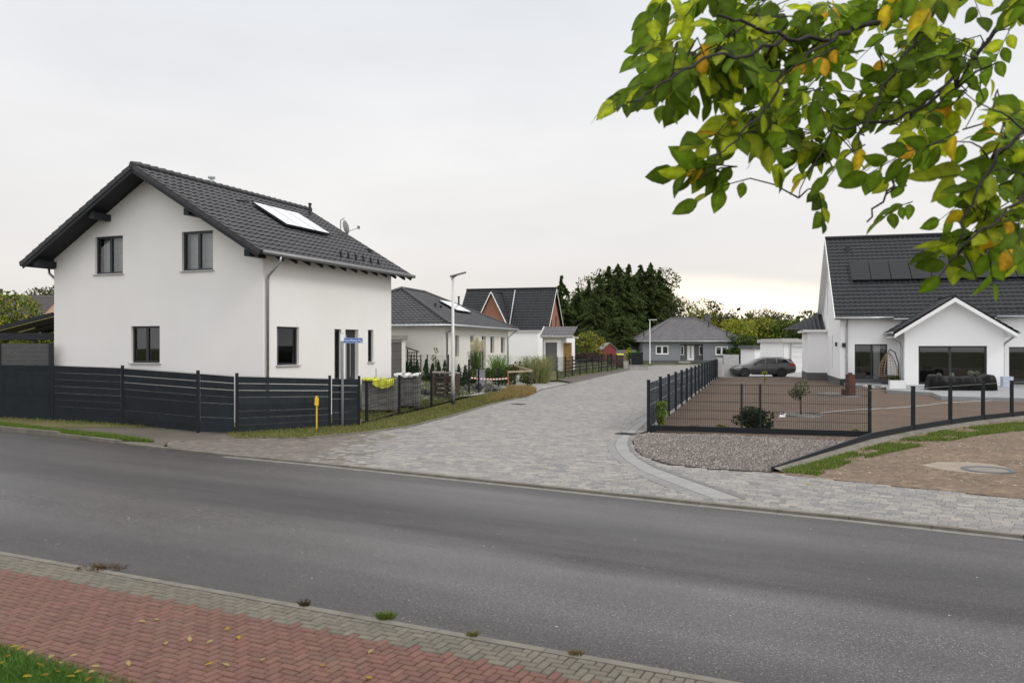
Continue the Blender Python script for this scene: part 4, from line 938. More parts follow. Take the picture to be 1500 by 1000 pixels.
so = MB(); nvr = V((0, -math.sin(sp), math.cos(sp))); vdr = V((0, math.cos(sp), math.sin(sp)))
for xa, xb in ((-ovg, 0.), (W5, W5+ovg)):
    so = MB()
    q0 = V((xa, -ovf, E5))-nvr*.03; q1 = V((xb, -ovf, E5))-nvr*.03; so.prism([q0, q1, q1+vdr*slen, q0+vdr*slen], -nvr*.1)
    nb2 = V((0, math.sin(sp), math.cos(sp))); vb2 = V((0, -math.cos(sp), math.sin(sp))); q0 = V((xa, L5+ovf, E5))-nb2*.03; q1 = V((xb, L5+ovf, E5))-nb2*.03; so.prism([q0, q1, q1+vb2*slen, q0+vb2*slen], -nb2*.1)
    so.build('gable_soffit', m_wframe, rf)
so = MB(); so.box((-ovg, -ovf, E5-.12), (W5+ovg, .0, E5-.05)); so.build('soffit', m_wframe, rf)
# solar panels on the front slope
nv = V((0, -math.sin(sp), math.cos(sp))); vd = V((0, math.cos(sp), math.sin(sp)))
def onroof5(px, py):
    r = V(((px-CX)/F, 1, -(py-HY)/F)); n = -ry*math.sin(sp)+V((0, 0, math.cos(sp))); o = o5-ry*ovf+V((0, 0, E5)); t = (o-V((0, 0, H))).dot(n)/r.dot(n); p = V((0, 0, H))+r*t-o5; return V((p.dot(rx), p.dot(ry), p.z))
pa, pb_, pc = onroof5(1246, 386), onroof5(1274.5, 386), onroof5(1247, 413); pw = pb_.x-pa.x; plh = (pa-pc).length
for k in range(9):
    x = pc.x+k*pw; q0 = V((x, pc.y, pc.z)); q = [q0+V((.02, 0, 0)), q0+V((pw-.02, 0, 0)), q0+V((pw-.02, 0, 0))+vd*plh, q0+V((.02, 0, 0))+vd*plh]
    pf = MB(); pf.prism([w+nv*.12 for w in q], nv*.05); p_ = pf.build('solar_panel', m_dark, h5); mid = (q[0]+q[2])/2
    pg = MB(); pg.poly([w.lerp(mid, .03)+nv*.174 for w in q]); pg.build('cells', m_panel, p_)
q = onroof5(1242, 366); m_ = MB(); m_.box(tuple(q-V((.12, .1, .1))), tuple(q+V((.12, .12, .25)))); m_.build('roof_vent', m_black, h5)
for px, py in ((1219, 505), (1236, 506)):
    a, D = rpx(px) if px > 1231 else (0, 0); m_ = MB()
    if px > 1231: m_.box((a-.1, -.12, 2.35), (a+.1, -.003, 2.6))
    else: m_.box((-.12, 1.6, 2.4), (-.003, 1.8, 2.65))
    m_.build('wall_lamp', m_black, h5)
# entrance annex at the rear left of the house
ax0, Da = pxs(o5, 1182, ry, 8.0, rx)
an = MB(); an.box((ax0, 7.6, .55), (.0, 12.5, 3.4)); an.build('annex_wall', m_white2, h5); an = MB(); an.box((ax0-.02, 7.58, -.05), (-.02, 12.52, .55)); an.build('plinth', m_plinth, h5)
an = MB(); an.box((ax0-.3, 7.3, 3.4), (-.02, 12.7, 3.55)); an.build('fascia', m_wframe, h5)
e = MB(); tiles(e, (ax0-1.6, 7.9, 3.56), (1, 0, 0), (0, .9, .43), -ax0+1.5, 5.6, [(V((ax0-1.6, 7.9, 0)), V((-1, 1, 0)).normalized())]); e.build('roof', m_tile2, h5)
# terrace
tpts = [G(1243, 563, .19), G(1297, 565, .19), G(1300, 571, .19), G(1365, 574.5, .19), G(1379, 580, .19), G(1500, 583, .19), G(1640, 588, .19), o5+rx*(W5+2)+ry*.3, o5+rx*.2+ry*.3]
sheet('terrace', tpts, .19, m_terr, thick=.2)
# white garage buildings behind the car
o6 = XD(1148, 74.); c6 = empty('garage', o6, thr*.0, 'white garage with roller door and pale fascia beside the annex', 'garage')
gw = (1188-1148)/F*74; b = MB(); wall(b, (0, 0, 0), (1, 0, 0), (0, -1, 0), [(0, 0), (gw, 0), (gw, 2.75), (0, 2.75)], [(.75, .0, gw-.05, 2.35)], .15); b.box((-.0, .15, 0), (.1, 7, 2.75)); b.box((gw-.1, .15, 0), (gw, 7, 2.75)); b.build('wall', m_white2, c6)
b = MB(); [b.box((.75, .1, k*.47), (gw-.05, .14, .455+k*.47)) for k in range(5)]; b.build('roller_door', m_wframe, c6)
b = MB(); b.box((-.25, -.3, 2.75), (gw+.2, 7.2, 3.05)); b.box((-.25, -.3, 3.05), (gw*.5, 6, 3.1)); b.build('roof', m_sill, c6); dp = MB(); dp.tube([(.62, -.3, 2.75), (.62, -.06, 2.5), (.62, -.06, 0)], .06, 8); dp.build('downpipe', m_zinc, c6)
o7 = XD(1106, 96.); c7 = empty('double_garage', o7, 0, 'low white double garage with grey flat roof behind the parked car', 'garage')
gw = 43/F*96; b = MB(); b.box((0, .1, 0), (gw, 6, 2.1)); b.box((0, 0, 0), (.12, .1, 2.1)); b.box((gw-.12, 0, 0), (gw, .1, 2.1)); b.box((gw/2-.08, 0, 0), (gw/2+.08, .1, 2.1)); b.build('wall', m_white2, c7)
for k in range(2): b = MB(); b.box((.14+k*gw/2, .04, 0), (gw/2-.1+k*(gw/2-.03), .098, 2.05)); b.build('garage_door', m_wframe, c7)
b = MB(); b.box((-.3, -.2, 2.1), (gw+.1, 6.2, 2.5)); b.build('roof', m_plinth, c7)
# red shed
o8 = XD(883, 108); sh = empty('garden_shed', o8, .25, 'small red garden shed with pitched roof under the dark conifers', 'shed')
b = MB(); b.prism([(0, 0, 0), (1.9, 0, 0), (1.9, 0, 2.0), (.95, 0, 2.75), (0, 0, 2.0)], (0, 1.8, 0)); b.build('wall', m_red, sh)
b = MB(); b.prism([(-.15, -.15, 1.93), (.95, -.15, 2.8), (2.05, -.15, 1.93), (2.05, -.15, 2.02), (.95, -.15, 2.9), (-.15, -.15, 2.02)], (0, 2.1, 0)); b.build('roof', M('felt_roof', (.20, .19, .17), .9), sh)
b = MB(); b.box((.55, -.03, .1), (1.2, -.003, 1.7)); b.build('door', M('dark_red', (.2, .02, .02), .5), sh)
fb = MB(); s0 = XD(903, 112)
for k in range(16): fb.box((k*.17, 0, 0), (k*.17+.155, .03, 1.9))
fb.beam((0, .05, .5), (2.8, .05, .5), .04, .1); fb.beam((0, .05, 1.5), (2.8, .05, 1.5), .04, .1)
o = fb.build('board_fence', M('silver_boards', (.17, .155, .15), .8)); o.location = s0; tag(o, 'weathered vertical board fence between red shed and grey bungalow', 'fence')
# ---- pink house far left
q9 = .16; L9 = 11.; o9 = XD(46, 70)-V((math.cos(q9), math.sin(q9), 0))*L9; h9 = empty('pink_house', o9, q9, 'distant pink rendered house with brown roof at the left edge', 'house')
b = MB(); E9 = H+(HY-466)/F*70; R9 = H+(HY-432)/F*75
b.box((0, 1, 0), (L9, 11, E9-.01)); b.prism([(L9, 1, E9), (L9, 6, R9-.25), (L9, 11, E9)], (-.2, 0, 0))
b.build('wall', m_pink, h9)
sp9 = math.atan((R9-E9+.2)/5.5); e = MB(); tiles(e, (-.3, .5, E9-.2), (1, 0, 0), (0, math.cos(sp9), math.sin(sp9)), L9+.6, 5.5/math.cos(sp9)); tiles(e, (L9+.3, 11.5, E9-.2), (-1, 0, 0), (0, -math.cos(sp9), math.sin(sp9)), L9+.6, 5.5/math.cos(sp9)); rf = e.build('roof', m_tileb, h9)
b = MB(); b.box((5.6, 5.2, R9-.8), (6.3, 5.9, R9+.55)); b.build('chimney', m_tileb, rf)
b = MB(); b.prism([(4.0, 3.6, E9+(3.1)*math.tan(sp9)-.1), (4.8, 3.6, E9+3.1*math.tan(sp9)-.1), (4.8, 4.6, E9+4.1*math.tan(sp9)-.1), (4.0, 4.6, E9+4.1*math.tan(sp9)-.1)], (0, -.06, .12)); b.build('skylight', m_sill, rf)
w_ = MB(); w_.box((L9+.003, 5.2, E9+.4), (L9+.04, 6.6, E9+1.2)); w_.build('window', m_frame, h9)
# ---- carport canopy and slat fence, blue container at the left
p0, p1 = XD(-200, 29), XD(79, 29.0)
ca = empty('carport', p0, 0, 'dark carport with glazed lean to roof at the left house side', 'carport'); dx = p1.x-p0.x
b = MB(); b.beam((0, 0, 2.75), (dx, 0, 2.75), .1, .24); b.beam((0, 3.4, 2.75), (dx, 3.4, 2.75), .1, .2)
xs0 = dx-(99/F*29)
rz_ = lambda x: 2.92+max(0, x-xs0)*.26
b.prism([(xs0, -.05, 2.86), (dx, -.05, 2.86), (dx, -.05, rz_(dx)), (xs0, -.05, 2.93)], (0, .05, 0)) if 0 else None
for y in (-.04, 3.42): b.beam((xs0, y, rz_(xs0)), (dx, y, rz_(dx)), .07, .12)
b.beam((0, -.04, 2.92), (xs0, -.04, 2.92), .07, .1)
b.build('roof_frame', m_dark, ca)
b = MB(); g_ = MB()
for k in range(5):
    y0_, y1_ = k*.68, k*.68+(.40 if k % 2 == 0 else .62)
    for (xa, xb) in ((0, xs0), (xs0, dx)):
        b.prism([(xa, y0_, rz_(xa)), (xb, y0_, rz_(xb)), (xb, y1_, rz_(xb)), (xa, y1_, rz_(xa))], (0, 0, .03))
        g_.prism([(xa, y1_, rz_(xa)+.01), (xb, y1_, rz_(xb)+.01), (xb, (k+1)*.68, rz_(xb)+.01), (xa, (k+1)*.68, rz_(xa)+.01)], (0, 0, .01))
b.build('roof_sheet', m_dark, ca); g_.build('roof_glass', m_glass, ca)
for k in range(3): b = MB(); b.box((dx*(.05+.42*k), .02, 0), (dx*(.05+.42*k)+.1, .12, 2.7)); b.build('post', m_dark, ca)
b = MB(); q0, q1 = XD(-230, 28), XD(75, 28.2); q = q1-q0; n = 4
sf = empty('slat_fence', q0, math.atan2(q.y, q.x), 'grey horizontal slat fence panels below the dark carport', 'fence'); L = q.length
for k in range(n+1): b = MB(); b.box((L*k/n-.06, -.05, 0), (L*k/n+.06, .05, 2.52)); b.build('post', m_dark, sf)
for k in range(n):
    b = MB()
    for j in range(16): b.box((L*k/n+.065, -.02, .1+j*.15), (L*(k+1)/n-.065, .02, .243+j*.15))
    b.build('slat_panel', M('slat_grey', (.06, .06, .062), .6, .1) if k == 0 else bpy.data.materials['slat_grey'], sf)
b = MB(); p = XD(74, 31.5); b.box((0, 0, 0), (.5, .5, 1.83)); b.box((-.03, -.03, 1.83), (.53, .53, 1.88)); o = b.build('rain_barrel', m_bluebox); o.location = p; tag(o, 'bright blue water container between slat fence and white house wall', 'container')
# ------------------------------------------------------------------ fences
def strip_panel(parent, p, q, z0p, z1p, z0q, z1q, tone, seed, gaps=(), name='privacy_panel', lbl=None, full=True):
    R.seed(seed); mb = MB(); p, q = V(p), V(q); d = q-p; L = d.length; d.normalize(); n = V((d.y, -d.x, 0)); rows = max(4, int(round((z1p-z0p)/.205)))
    for j in range(rows):
        f0, f1 = j/rows, (j+1)/rows
        cells = max(2, int(L/R.uniform(.14, .24))); s = 0
        gap = R.choice((.0, .003, .005)); gap = .015 if j in gaps else gap
        for k in range(cells):
            e_ = (k+1)/cells; off = R.uniform(-.0008, .0008)
            if k == 0: rt = R.uniform(.8, 1.2)
            t = rt*R.uniform(.88, 1.12); mb.col = tuple(c*t for c in tone)
            zz = lambda f, a: (z0p+(z1p-z0p)*f)*(1-a)+(z0q+(z1q-z0q)*f)*a
            a0, a1 = k/cells, e_
            pts = [p+d*L*a0+n*off+V((0, 0, zz(f0, a0))), p+d*L*a1+n*off+V((0, 0, zz(f0, a1))), p+d*L*a1+n*off+V((0, 0, zz(f1, a1)-gap)), p+d*L*a0+n*off+V((0, 0, zz(f1, a0)-gap))]
            mb.prism(pts, -n*.006)
    nw = int(L/.05); mb.col = (.018, .02, .024)
    if full:
        for k in range(nw+1):
            a = k/nw; x = p+d*L*a+n*.011; mb.beam(x+V((0, 0, z0p*(1-a)+z0q*a)), x+V((0, 0, z1p*(1-a)+z1q*a+.02)), .006, .006)
    o = mb.build(name, m_fence, parent)
    if lbl: o['label'] = lbl
    return o
def postbox(parent, p, h, w=.06, mat=None):
    b = MB(); b.box((p[0]-w/2, p[1]-w/2, p[2]-.1), (p[0]+w/2, p[1]+w/2, p[2]+h)); b.box((p[0]-w*.6, p[1]-w*.6, p[2]+h), (p[0]+w*.6, p[1]+w*.6, p[2]+h+.012)); return b.build('post', mat or m_post, parent)
pf_ = [(-230, 597, 529.), (-110, 604.5, 531), (0-22, 611, 533), (77, 616, 534), (179.5, 622.5, 537.5), (290, 633.5, 545), (347, 635, 549), (483, 626, 552.5), (526, 624, 553)]
fa = empty('privacy_fence', G(290, 633), 0, 'long dark blue grey mesh fence woven with privacy strips before the white house', 'fence')
base_ = G(290, 633)
pts = []
for (x, yb_, yt) in pf_: g0 = G(x, yb_); pts.append((g0-base_, (yb_-yt)/F*g0.y))
gapsets = [(), (), (), (), (5, 6, 7), (5, 6, 7), (5, 6, 7), (5, 6), (3, 4)]
for i in range(len(pts)-1):
    (p, hp_), (q, hq) = pts[i], pts[i+1]; d = (q-p).normalized(); gl = .036
    strip_panel(fa, p+d*(gl+(.03 if i % 2 else 0)), q-d*(gl+.05*(i in (3, 4, 5))), .04, hp_-.03, .04, hq-.03, (.019, .026, .033) if i > 2 else (.018, .027, .037), 50+i, gapsets[i])
for (p, hp_) in pts: postbox(fa, p+V((0, .0, 0)), hp_+.04, .07)
# open mesh fence along the side street, left
def mesh_panel(parent, p, q, hp, hq, rows=6, wires=True, z0=.05, vs=.10, r=.005, name='mesh_panel'):
    mb = MB(); p, q = V(p), V(q); d = q-p; L = d.length
    for j in range(rows):
        f = j/(rows-1); mb.beam(p+V((0, 0, z0+(hp-z0)*f)), q+V((0, 0, z0+(hq-z0)*f)), r*1.5, r*1.6)
    nw = int(L/vs)
    if wires:
        for k in range(nw+1):
            a = k/nw; x = p+d*a; mb.beam(x+V((0, 0, z0)), x+V((0, 0, hp*(1-a)+hq*a+.02)), r, r)
    return mb.build(name, m_post, parent)
lf = [(537, 619, 558), (585, 606, 549.5), (632, 594.5, 547), (672, 582, 540), (687, 579, 527), (701, 577.5, 540), (730, 570.5, 540), (754, 565.5, 539), (782, 561, 526)]
base_ = G(537, 619); fb_ = empty('mesh_fence', base_, 0, 'open black wire mesh fence around the unfinished yard behind the street lamp', 'fence'); pts = []
for (x, yb_, yt) in lf: g0 = G(x, yb_); pts.append((g0-base_, (yb_-yt)/F*g0.y))
for (p, h_) in pts: postbox(fb_, p, h_, .10 if h_ > 1.9 else .085)
for i in range(len(pts)-1):
    if i not in (5, 6, 7): mesh_panel(fb_, pts[i][0], pts[i+1][0], pts[i][1]-.05, min(pts[i+1][1], pts[i][1]+.2)-.05, 7, r=.009, vs=.2)
sl_ = [(782, 561, 526.5), (797, 559, 526), (816, 556, 522.5), (828, 553.5, 522), (838.5, 551.5, 521), (849.5, 549.5, 520.5), (859, 547.5, 520), (868, 546.5, 519.5), (877, 545.5, 519), (881, 545, 519), (890, 543.5, 518.5), (896, 542.8, 518.5), (903.5, 541.5, 518.5)]
base_ = G(782, 561); fc = empty('slatted_mesh_fence', base_, 0, 'black mesh fence with separate dark slats in front of the ornamental grasses and far lawn', 'fence'); pts = []
for (x, yb_, yt) in sl_: g0 = G(x, yb_); pts.append((g0-base_, (yb_-yt)/F*g0.y))
for (p, h_) in pts: postbox(fc, p, h_, .085)
for i in range(len(pts)-1):
    mesh_panel(fc, pts[i][0], pts[i+1][0], pts[i][1]-.05, pts[i+1][1]-.05, 6, True, .1, .14, .008)
    if i > 2:
        mb = MB()
        for j in range(4): z = .45+j*.27; a, b_ = (0, 1) if R.random() < .6 else (0, .7); mb.beam(pts[i][0].lerp(pts[i+1][0], a)+V((0, 0, z)), pts[i][0].lerp(pts[i+1][0], b_)+V((0, 0, z)), .02, .12)
        mb.build('privacy_slats', m_post, fc)
# inner fence and gate behind the yard
base_ = XD(588, 45, yz(-6, 45)); fi = empty('garden_gate_fence', base_, 0, 'thin black mesh fence with ladder like gate before the cream bungalow hedge', 'fence')
ix = [(588, 45.5), (602, 45.5), (606.5, 45.5), (616.5, 45.5), (626, 45.5), (657, 45.5)]
for (x, D) in ix: postbox(fi, XD(x, D, .6)-base_, H-(519.5-HY)/F*D-.6, .06)
for a, b_ in ((0, 1), (3, 4), (4, 5)): mesh_panel(fi, XD(ix[a][0], 45.5, .6)-base_, XD(ix[b_][0], 45.5, .6)-base_, 1.25, 1.25)
mb = MB(); pa_, pb2 = XD(606.5, 45.5, .6)-base_, XD(616.5, 45.5, .6)-base_
for j in range(7): mb.beam(pa_+V((0, 0, .1+j*.19)), pb2+V((0, 0, .1+j*.19)), .03, .03)
mb.build('gate', m_post, fi)
# right street fence: strips
cr0 = G(950, 631); far0 = G(1053, 551); dv = (far0-cr0); n = int(dv.length/2.5); dvn = dv.normalized()
frs = empty('street_fence', cr0, 0, 'long dark fence with grey blue privacy strips leading away along the paved street', 'fence')
for k in range(n+1): postbox(frs, dvn*(k*2.5)+V((.05 if k else 0, 0, 0)), 1.44, .085)
for k in range(n): strip_panel(frs, dvn*(k*2.5+.05), dvn*(k*2.5+2.45), .10, 1.36, .10, 1.36, (.045, .055, .070), 80+k, (2, 4), full=False)
mb = MB(); mb.beam((0, 0, .03), dvn*(n*2.5), .06, .13); mb.build('base_board', m_conc, frs)
q = dvn*(n*2.5); mb = MB(); mb.box((q.x-.1, q.y-.1, 0), (q.x+.35, q.y+.1, 1.5)); mb.build('gate_post', m_sill, frs); mb = MB(); mb.box((q.x+.5, q.y+.2, 0), (q.x+1.7, q.y+.3, 1.75)); mb.build('gate_leaf', m_fence, frs)
# front mesh fence with dark base boards
base_ = G(950, 631); ff = empty('garden_mesh_fence', base_, 0, 'low fine black mesh fence on dark edging boards around the bare brown garden', 'fence')
E1 = G(1273.9, 641); vv = E1-base_
pp = [(0., 1.42), ((1092.5-950)/324, 1.36), ((1120-950)/324, 1.36), (1., 1.38)]
for t, h_ in pp[1:]: postbox(ff, vv*t, h_, .07 if t == 1 else .045)
mesh_panel(ff, V((.03, 0, 0)), vv-V((.03, 0, 0)), 1.34, 1.34, 6, True, .14, .05, .007)
# line across from pixel columns is approximate: base board along it
mb = MB(); mb.beam(V((0, 0, .07)), vv+V((0, 0, .07)), .05, .20); mb.build('base_board', m_post, ff)
rp = [(1273.9, 647.5, 568), (1337.6, 634, 566), (1392, 625, 562.5), (1440, 618, 559.5), (1482, 613.5, 557.5), (1522, 609, 556), (1560, 605, 555)]
pv = [(G(x, y)-base_, (y-t)/F*G(x, y).y) for x, y, t in rp]
for p, h_ in pv[1:]: postbox(ff, p, h_, .085)
# boards rising from the paving to the corner, then along the right
bd = [(G(1131, 691)-base_, .10)]+[(p, .225) for p, h_ in pv]
for (p, h0), (q, h1) in zip(pv[:-1], pv[1:]):
    mb = MB(); mb.beam(p+V((0, 0, h0-.06)), q+V((0, 0, h1-.06)), .009, .009); mb.beam(p+V((0, 0, h0*.6)), q+V((0, 0, h1*.6)), .005, .005); mb.build('tension_wire', m_zinc, ff)
for (p, h0), (q, h1) in zip(bd[:-1], bd[1:]):
    mb = MB(); d = (q-p).normalized(); n_ = V((d.y, -d.x, 0)); mb.prism([p+n_*.03, q+n_*.03, q+n_*.03+V((0, 0, h1)), p+n_*.03+V((0, 0, h0))], -n_*.05); mb.build('edging_board', m_post, ff)
# concrete haunch beside edging boards
mb = MB(); R.seed(5)
for (p, h0), (q, h1) in zip(bd[:-1], bd[1:]):
    N = 12; d = (q-p).normalized(); n_ = V((d.y, -d.x, 0)); n_ = n_ if n_.y < 0 else -n_
    for k in range(N):
        a, b_ = p.lerp(q, k/N), p.lerp(q, (k+1)/N); w0 = .22+.05*math.sin(k*1.7+p.x); w1 = .22+.05*math.sin((k+1)*1.7+p.x)
        mb.add([a+base_+n_*.035+V((0, 0, .08)), b_+base_+n_*.035+V((0, 0, .08)), b_+base_+n_*w1+V((0, 0, .006)), a+base_+n_*w0+V((0, 0, .006))], [(0, 1, 2, 3)])
tag(mb.build('concrete_haunch', m_kerb), kind='structure')
# ------------------------------------------------------------------ street furniture
p = G(663.5, 594); lp = empty('street_lamp', p, 0, 'tall white street lamp with black foot and flat arm before the cream bungalow', 'lamp', 'street lamps')
hl = (594-404)/F*p.y
b = MB(); b.tube([(0, 0, .42), (0, 0, 1.2), (0, 0, hl)], [.082, .07, .05], 14); b.build('pole', M('galvanised_pole', (.55, .55, .54), .45, .08, 4, metal=.2), lp, True)
b = MB(); b.tube([(0, 0, -.1), (0, 0, .44)], .09, 14); b.build('foot', m_black, lp, True)
b = MB(); b.T = Matrix.Translation((0, 0, hl))@Matrix.Rotation(math.radians(-12), 4, 'Y'); b.prism([(-.12, -.11, -.03), (.55, -.10, .0), (.55, .10, .0), (-.12, .11, -.03)], (0, 0, .055)); b.prism([(-.1, -.07, -.12), (.18, -.05, -.03), (.18, .05, -.03), (-.1, .07, -.12)], (0, 0, .03)); b.build('lamp_head', M('lamp_grey', (.12, .12, .12), .5), lp)
p = G(952, 532.5); lp2 = empty('street_lamp', p, 0, 'thin distant white lamp pole before the grey bungalow', 'lamp', 'street lamps')
hl = (532.5-469)/F*p.y; b = MB(); b.tube([(0, 0, 0), (0, 0, hl)], [.09, .06], 10); b.build('pole', m_whitepl, lp2); b = MB(); b.box((-.2, -.15, hl), (.95, .15, hl+.12)); b.build('lamp_head', m_sill, lp2)
p = G(501.5, 625.5); ss = empty('street_sign', p, 0, 'grey pole with small blue street name sign beside the dark fence corner', 'sign'); sc = p.y/F
hp_ = (625.5-487)*sc
b = MB(); b.tube([(0, 0, -.1), (0, 0, hp_-.22), (0, 0, hp_-.02)], .040, 12); b.build('pole', M('pole_grey', (.27, .28, .30), .5, .08, 5), ss, True)
b = MB(); b.box((-.05, -.045, hp_-.24), (.05, .045, hp_-.04)); b.box((-.055, -.05, hp_-.25), (.055, .05, hp_-.215)); b.build('clamp', m_whitepl, ss)
zs = (625.5-498.5)*sc; sg = MB(); x0 = .045; x1 = (531-501.5)*sc; sh_ = 7.6*sc; sg.box((x0, -.012, zs-sh_/2), (x1, .012, zs+sh_/2)); plate = sg.build('name_plate', m_blue, ss)
def text(s, parent, loc_, size, mat, w=None, name='lettering', rot=(math.pi/2, 0, 0)):
    cu = bpy.data.curves.new(name, 'FONT'); cu.body = s; cu.size = size; cu.align_x = 'CENTER'; cu.align_y = 'CENTER'; cu.extrude = .002; cu.materials.append(mat)
    o = bpy.data.objects.new(name, cu); C.objects.link(o); o.parent = parent; o.location = loc_; o.rotation_euler = rot
    if w:
        bpy.context.view_layer.update(); k_ = w/max(o.dimensions.x, .01)
    else: k_ = 1
    me = bpy.data.meshes.new_from_object(o.evaluated_get(bpy.context.evaluated_depsgraph_get())); bpy.data.objects.remove(o)
    o = bpy.data.objects.new(name, me); C.objects.link(o); o.parent = parent; o.location = loc_; o.rotation_euler = rot; o.scale.x = k_; return o
text('Eichen-Warburg-Weg', plate, ((x0+x1)/2, -.0165, zs), .115, m_whitepl, (x1-x0)*.9)
b = MB(); t = .004
for (a, c_, d, e_) in ((x0+.008, x1-.008, zs-sh_/2+.006, zs-sh_/2+.011), (x0+.008, x1-.008, zs+sh_/2-.011, zs+sh_/2-.006)): b.box((a, -.0145, d), (c_, -.0122, e_))
b.build('border', m_whitepl, plate)
p = G(464, 630); ym = empty('marker_post', p, 0, 'short yellow utility marker post standing in front of the dark fence', 'marker post')
b = MB(); b.box((-.017, -.017, -.05), (.017, .017, .72)); b.build('post', m_yellow, ym)
b = MB(); b.prism([(-.055, -.035, .72), (.045, -.035, .70), (.055, -.035, .92), (-.045, -.035, .93)], (0, .07, 0)); b.box((-.03, -.02, .93), (.03, .02, .98)); b.build('marker_head', m_yellow, ym)
b = MB(); p = G(528, 623); b.box((-.015, -.015, 0), (.015, .015, .16)); b.box((-.017, -.017, .16), (.017, .017, .19)); o = b.build('survey_peg', m_orange_wood); o.location = p; tag(o, 'tiny wooden survey peg in the grass at the fence corner', 'peg')
# manhole with concrete apron
p = G(1447, 688.5); mh = empty('manhole', p, 0, 'round manhole cover in a concrete apron on the bare ground', 'manhole')
b = MB(); b.lathe([(0, .012), (.36, .012), (.40, .0)], 28); b.build('cover', M('cover_concrete', (.19, .17, .15), .9, .2, 6, .3), mh)
b = MB(); b.lathe([(.36, .0), (.36, .018), (.47, .018), (.47, .0)], 28); b.build('ring', m_plinth, mh)
ap = MB(); pts_ = [(1350, 681), (1375, 676.5), (1420, 677), (1455, 680), (1475, 685), (1479, 690), (1465, 694), (1435, 694.5), (1395, 690), (1365, 686)]; ap.prism([G(x, y)-p for x, y in pts_], (0, 0, .0)) if 0 else None
q = [G(x, y)-p+V((0, 0, -.0)) for x, y in pts_]; ap.prism([w+V((0, 0, -.02)) for w in q], (0, 0, .028)); ap.build('apron', M('apron_concrete', (.25, .205, .16), .9, .15, 3, .3), mh)
# drains in the paving
for (x, y, lab) in ((917, 635.5, 'dark slotted drain grate across the curved gutter strip'), (760, 592, 'small dark drain cover in the middle of the paved street')):
    p = G(x, y); b = MB()
    for k in range(7): b.box((-.17+k*.05, -.22, 0), (-.14+k*.05, .22, .012))
    b.box((-.19, -.25, 0), (-.172, .25, .014)); b.box((.172, -.25, 0), (.19, .25, .014)); b.box((-.172, -.25, 0), (.172, -.225, .014)); b.box((-.172, .225, 0), (.172, .25, .014)); b.box((-.17, -.22, 0), (.17, .22, .003))
    o = b.build('drain_grate', m_post); o.location = p+V((0, 0, .004)); o.rotation_euler.z = .9; tag(o, lab, 'drain', 'drains in the paving')
# ------------------------------------------------------------------ yard things
def paver_stack(px0, px1, D, z0, h, dep, label):
    a, b_ = XD(px0, D), XD(px1, D); w = b_.x-a.x; st = empty('paver_stack', V((a.x, a.y, z0)), 0, label, 'paver stack', 'stacked pavers in the yard')
    rows = int(h/.10); mb = MB(); R.seed(int(px0))
    for j in range(rows):
        x = 0; 
        while x < w-.05:
            dx = min(.3, w-x); t = R.uniform(.8, 1.2); mb.col = (.17*t, .165*t, .155*t); mb.box((x+.004, R.uniform(-.008, .008), .12+j*.10), (x+dx-.004, dep, .215+j*.10)); x += dx
    mb.build('pavers', m_stone, st); pb3 = MB()
    for k in range(3): pb3.box((k*(w-.1)/2, -.02, 0), (k*(w-.1)/2+.1, dep+.02, .09))
    pb3.box((0, -.03, .09), (w, dep, .115)); pb3.build('pallet', m_wood, st); return st, w
s1, w1 = paver_stack(530, 578, 29.5, 0., 1.15, 1.2, 'stack of grey pavers under a yellow wrapped sack beside the dark fence')
s2, w2 = paver_stack(581, 613, 31.2, .03, 1.25, 1.0, 'stack of grey pavers under crumpled white film left of the street lamp')
def film(name, loc_, w, dep, drop, mat, label, seed, cat):
    R.seed(seed); mb = MB(); nx, ny = 22, 16; vs = []
    for j in range(ny+1):
        for i in range(nx+1):
            x = w*i/nx; t = j/ny; sag = .03*math.sin(i*1.1+j)+R.uniform(-.02, .02)
            if t < .45: s = t/.45; vs.append((x, -.05-.03*math.sin(i*.9), -drop*(1-s)*(0.55+.45*math.sin(math.pi*i/nx))+sag*.5))
            else: s = (t-.45)/.55; vs.append((x, dep*s, .03+sag*.8+.02*math.sin(i*.7)))
    mb.add(vs, [(j*(nx+1)+i, j*(nx+1)+i+1, (j+1)*(nx+1)+i+1, (j+1)*(nx+1)+i) for j in range(ny) for i in range(nx)]); o = mb.build(name, mat, None, True); o.location = loc_; tag(o, label, cat); return o
film('yellow_sack', V((XD(546, 29.4).x, 29.35, 1.20)), .78, .5, .30, m_yfilm, 'yellow plastic sack draped over the front of the paver stack', 3, 'sack')
film('white_film', V((XD(577, 31.1).x, 31.1, 1.31)), .95, .8, .08, m_wfilm, 'crumpled white plastic film lying on the right paver stack', 4, 'film')
film('yellow_film', V((XD(531, 29.4).x, 29.4, 1.22)), .42, .8, .05, m_yfilm, 'thin yellow green film on the left end of the paver stack', 8, 'film')
# wooden pallets stack
D = 37.; a = XD(633, D, .2); w = XD(672, D).x-a.x; R.seed(3)
for k in range(5):
    pr_ = empty('wooden_pallet', a+V((R.uniform(-.03, .03), R.uniform(-.03, .03), k*.2)), R.uniform(-.04, .04), '%s weathered wooden pallet of the stack behind the street lamp' % ('lowest', 'second lowest', 'middle', 'second highest', 'topmost')[k], 'pallet', 'stacked wooden pallets')
    b = MB(); [b.box((0, y_, .145), (w, y_+.12, .175)) for y_ in (0, .2, .4, .6, .8)]; b.build('deck_boards', m_wood, pr_)
    b = MB(); [b.box((x_, y_, .022), (x_+.12, y_+.1, .145)) for x_ in (0, w/2-.06, w-.12) for y_ in (0, .4, .8)]; b.build('blocks', m_wood, pr_)
    b = MB(); [b.box((0, y_, 0), (w, y_+.1, .022)) for y_ in (0, .4, .8)]; b.build('skids', m_wood, pr_)
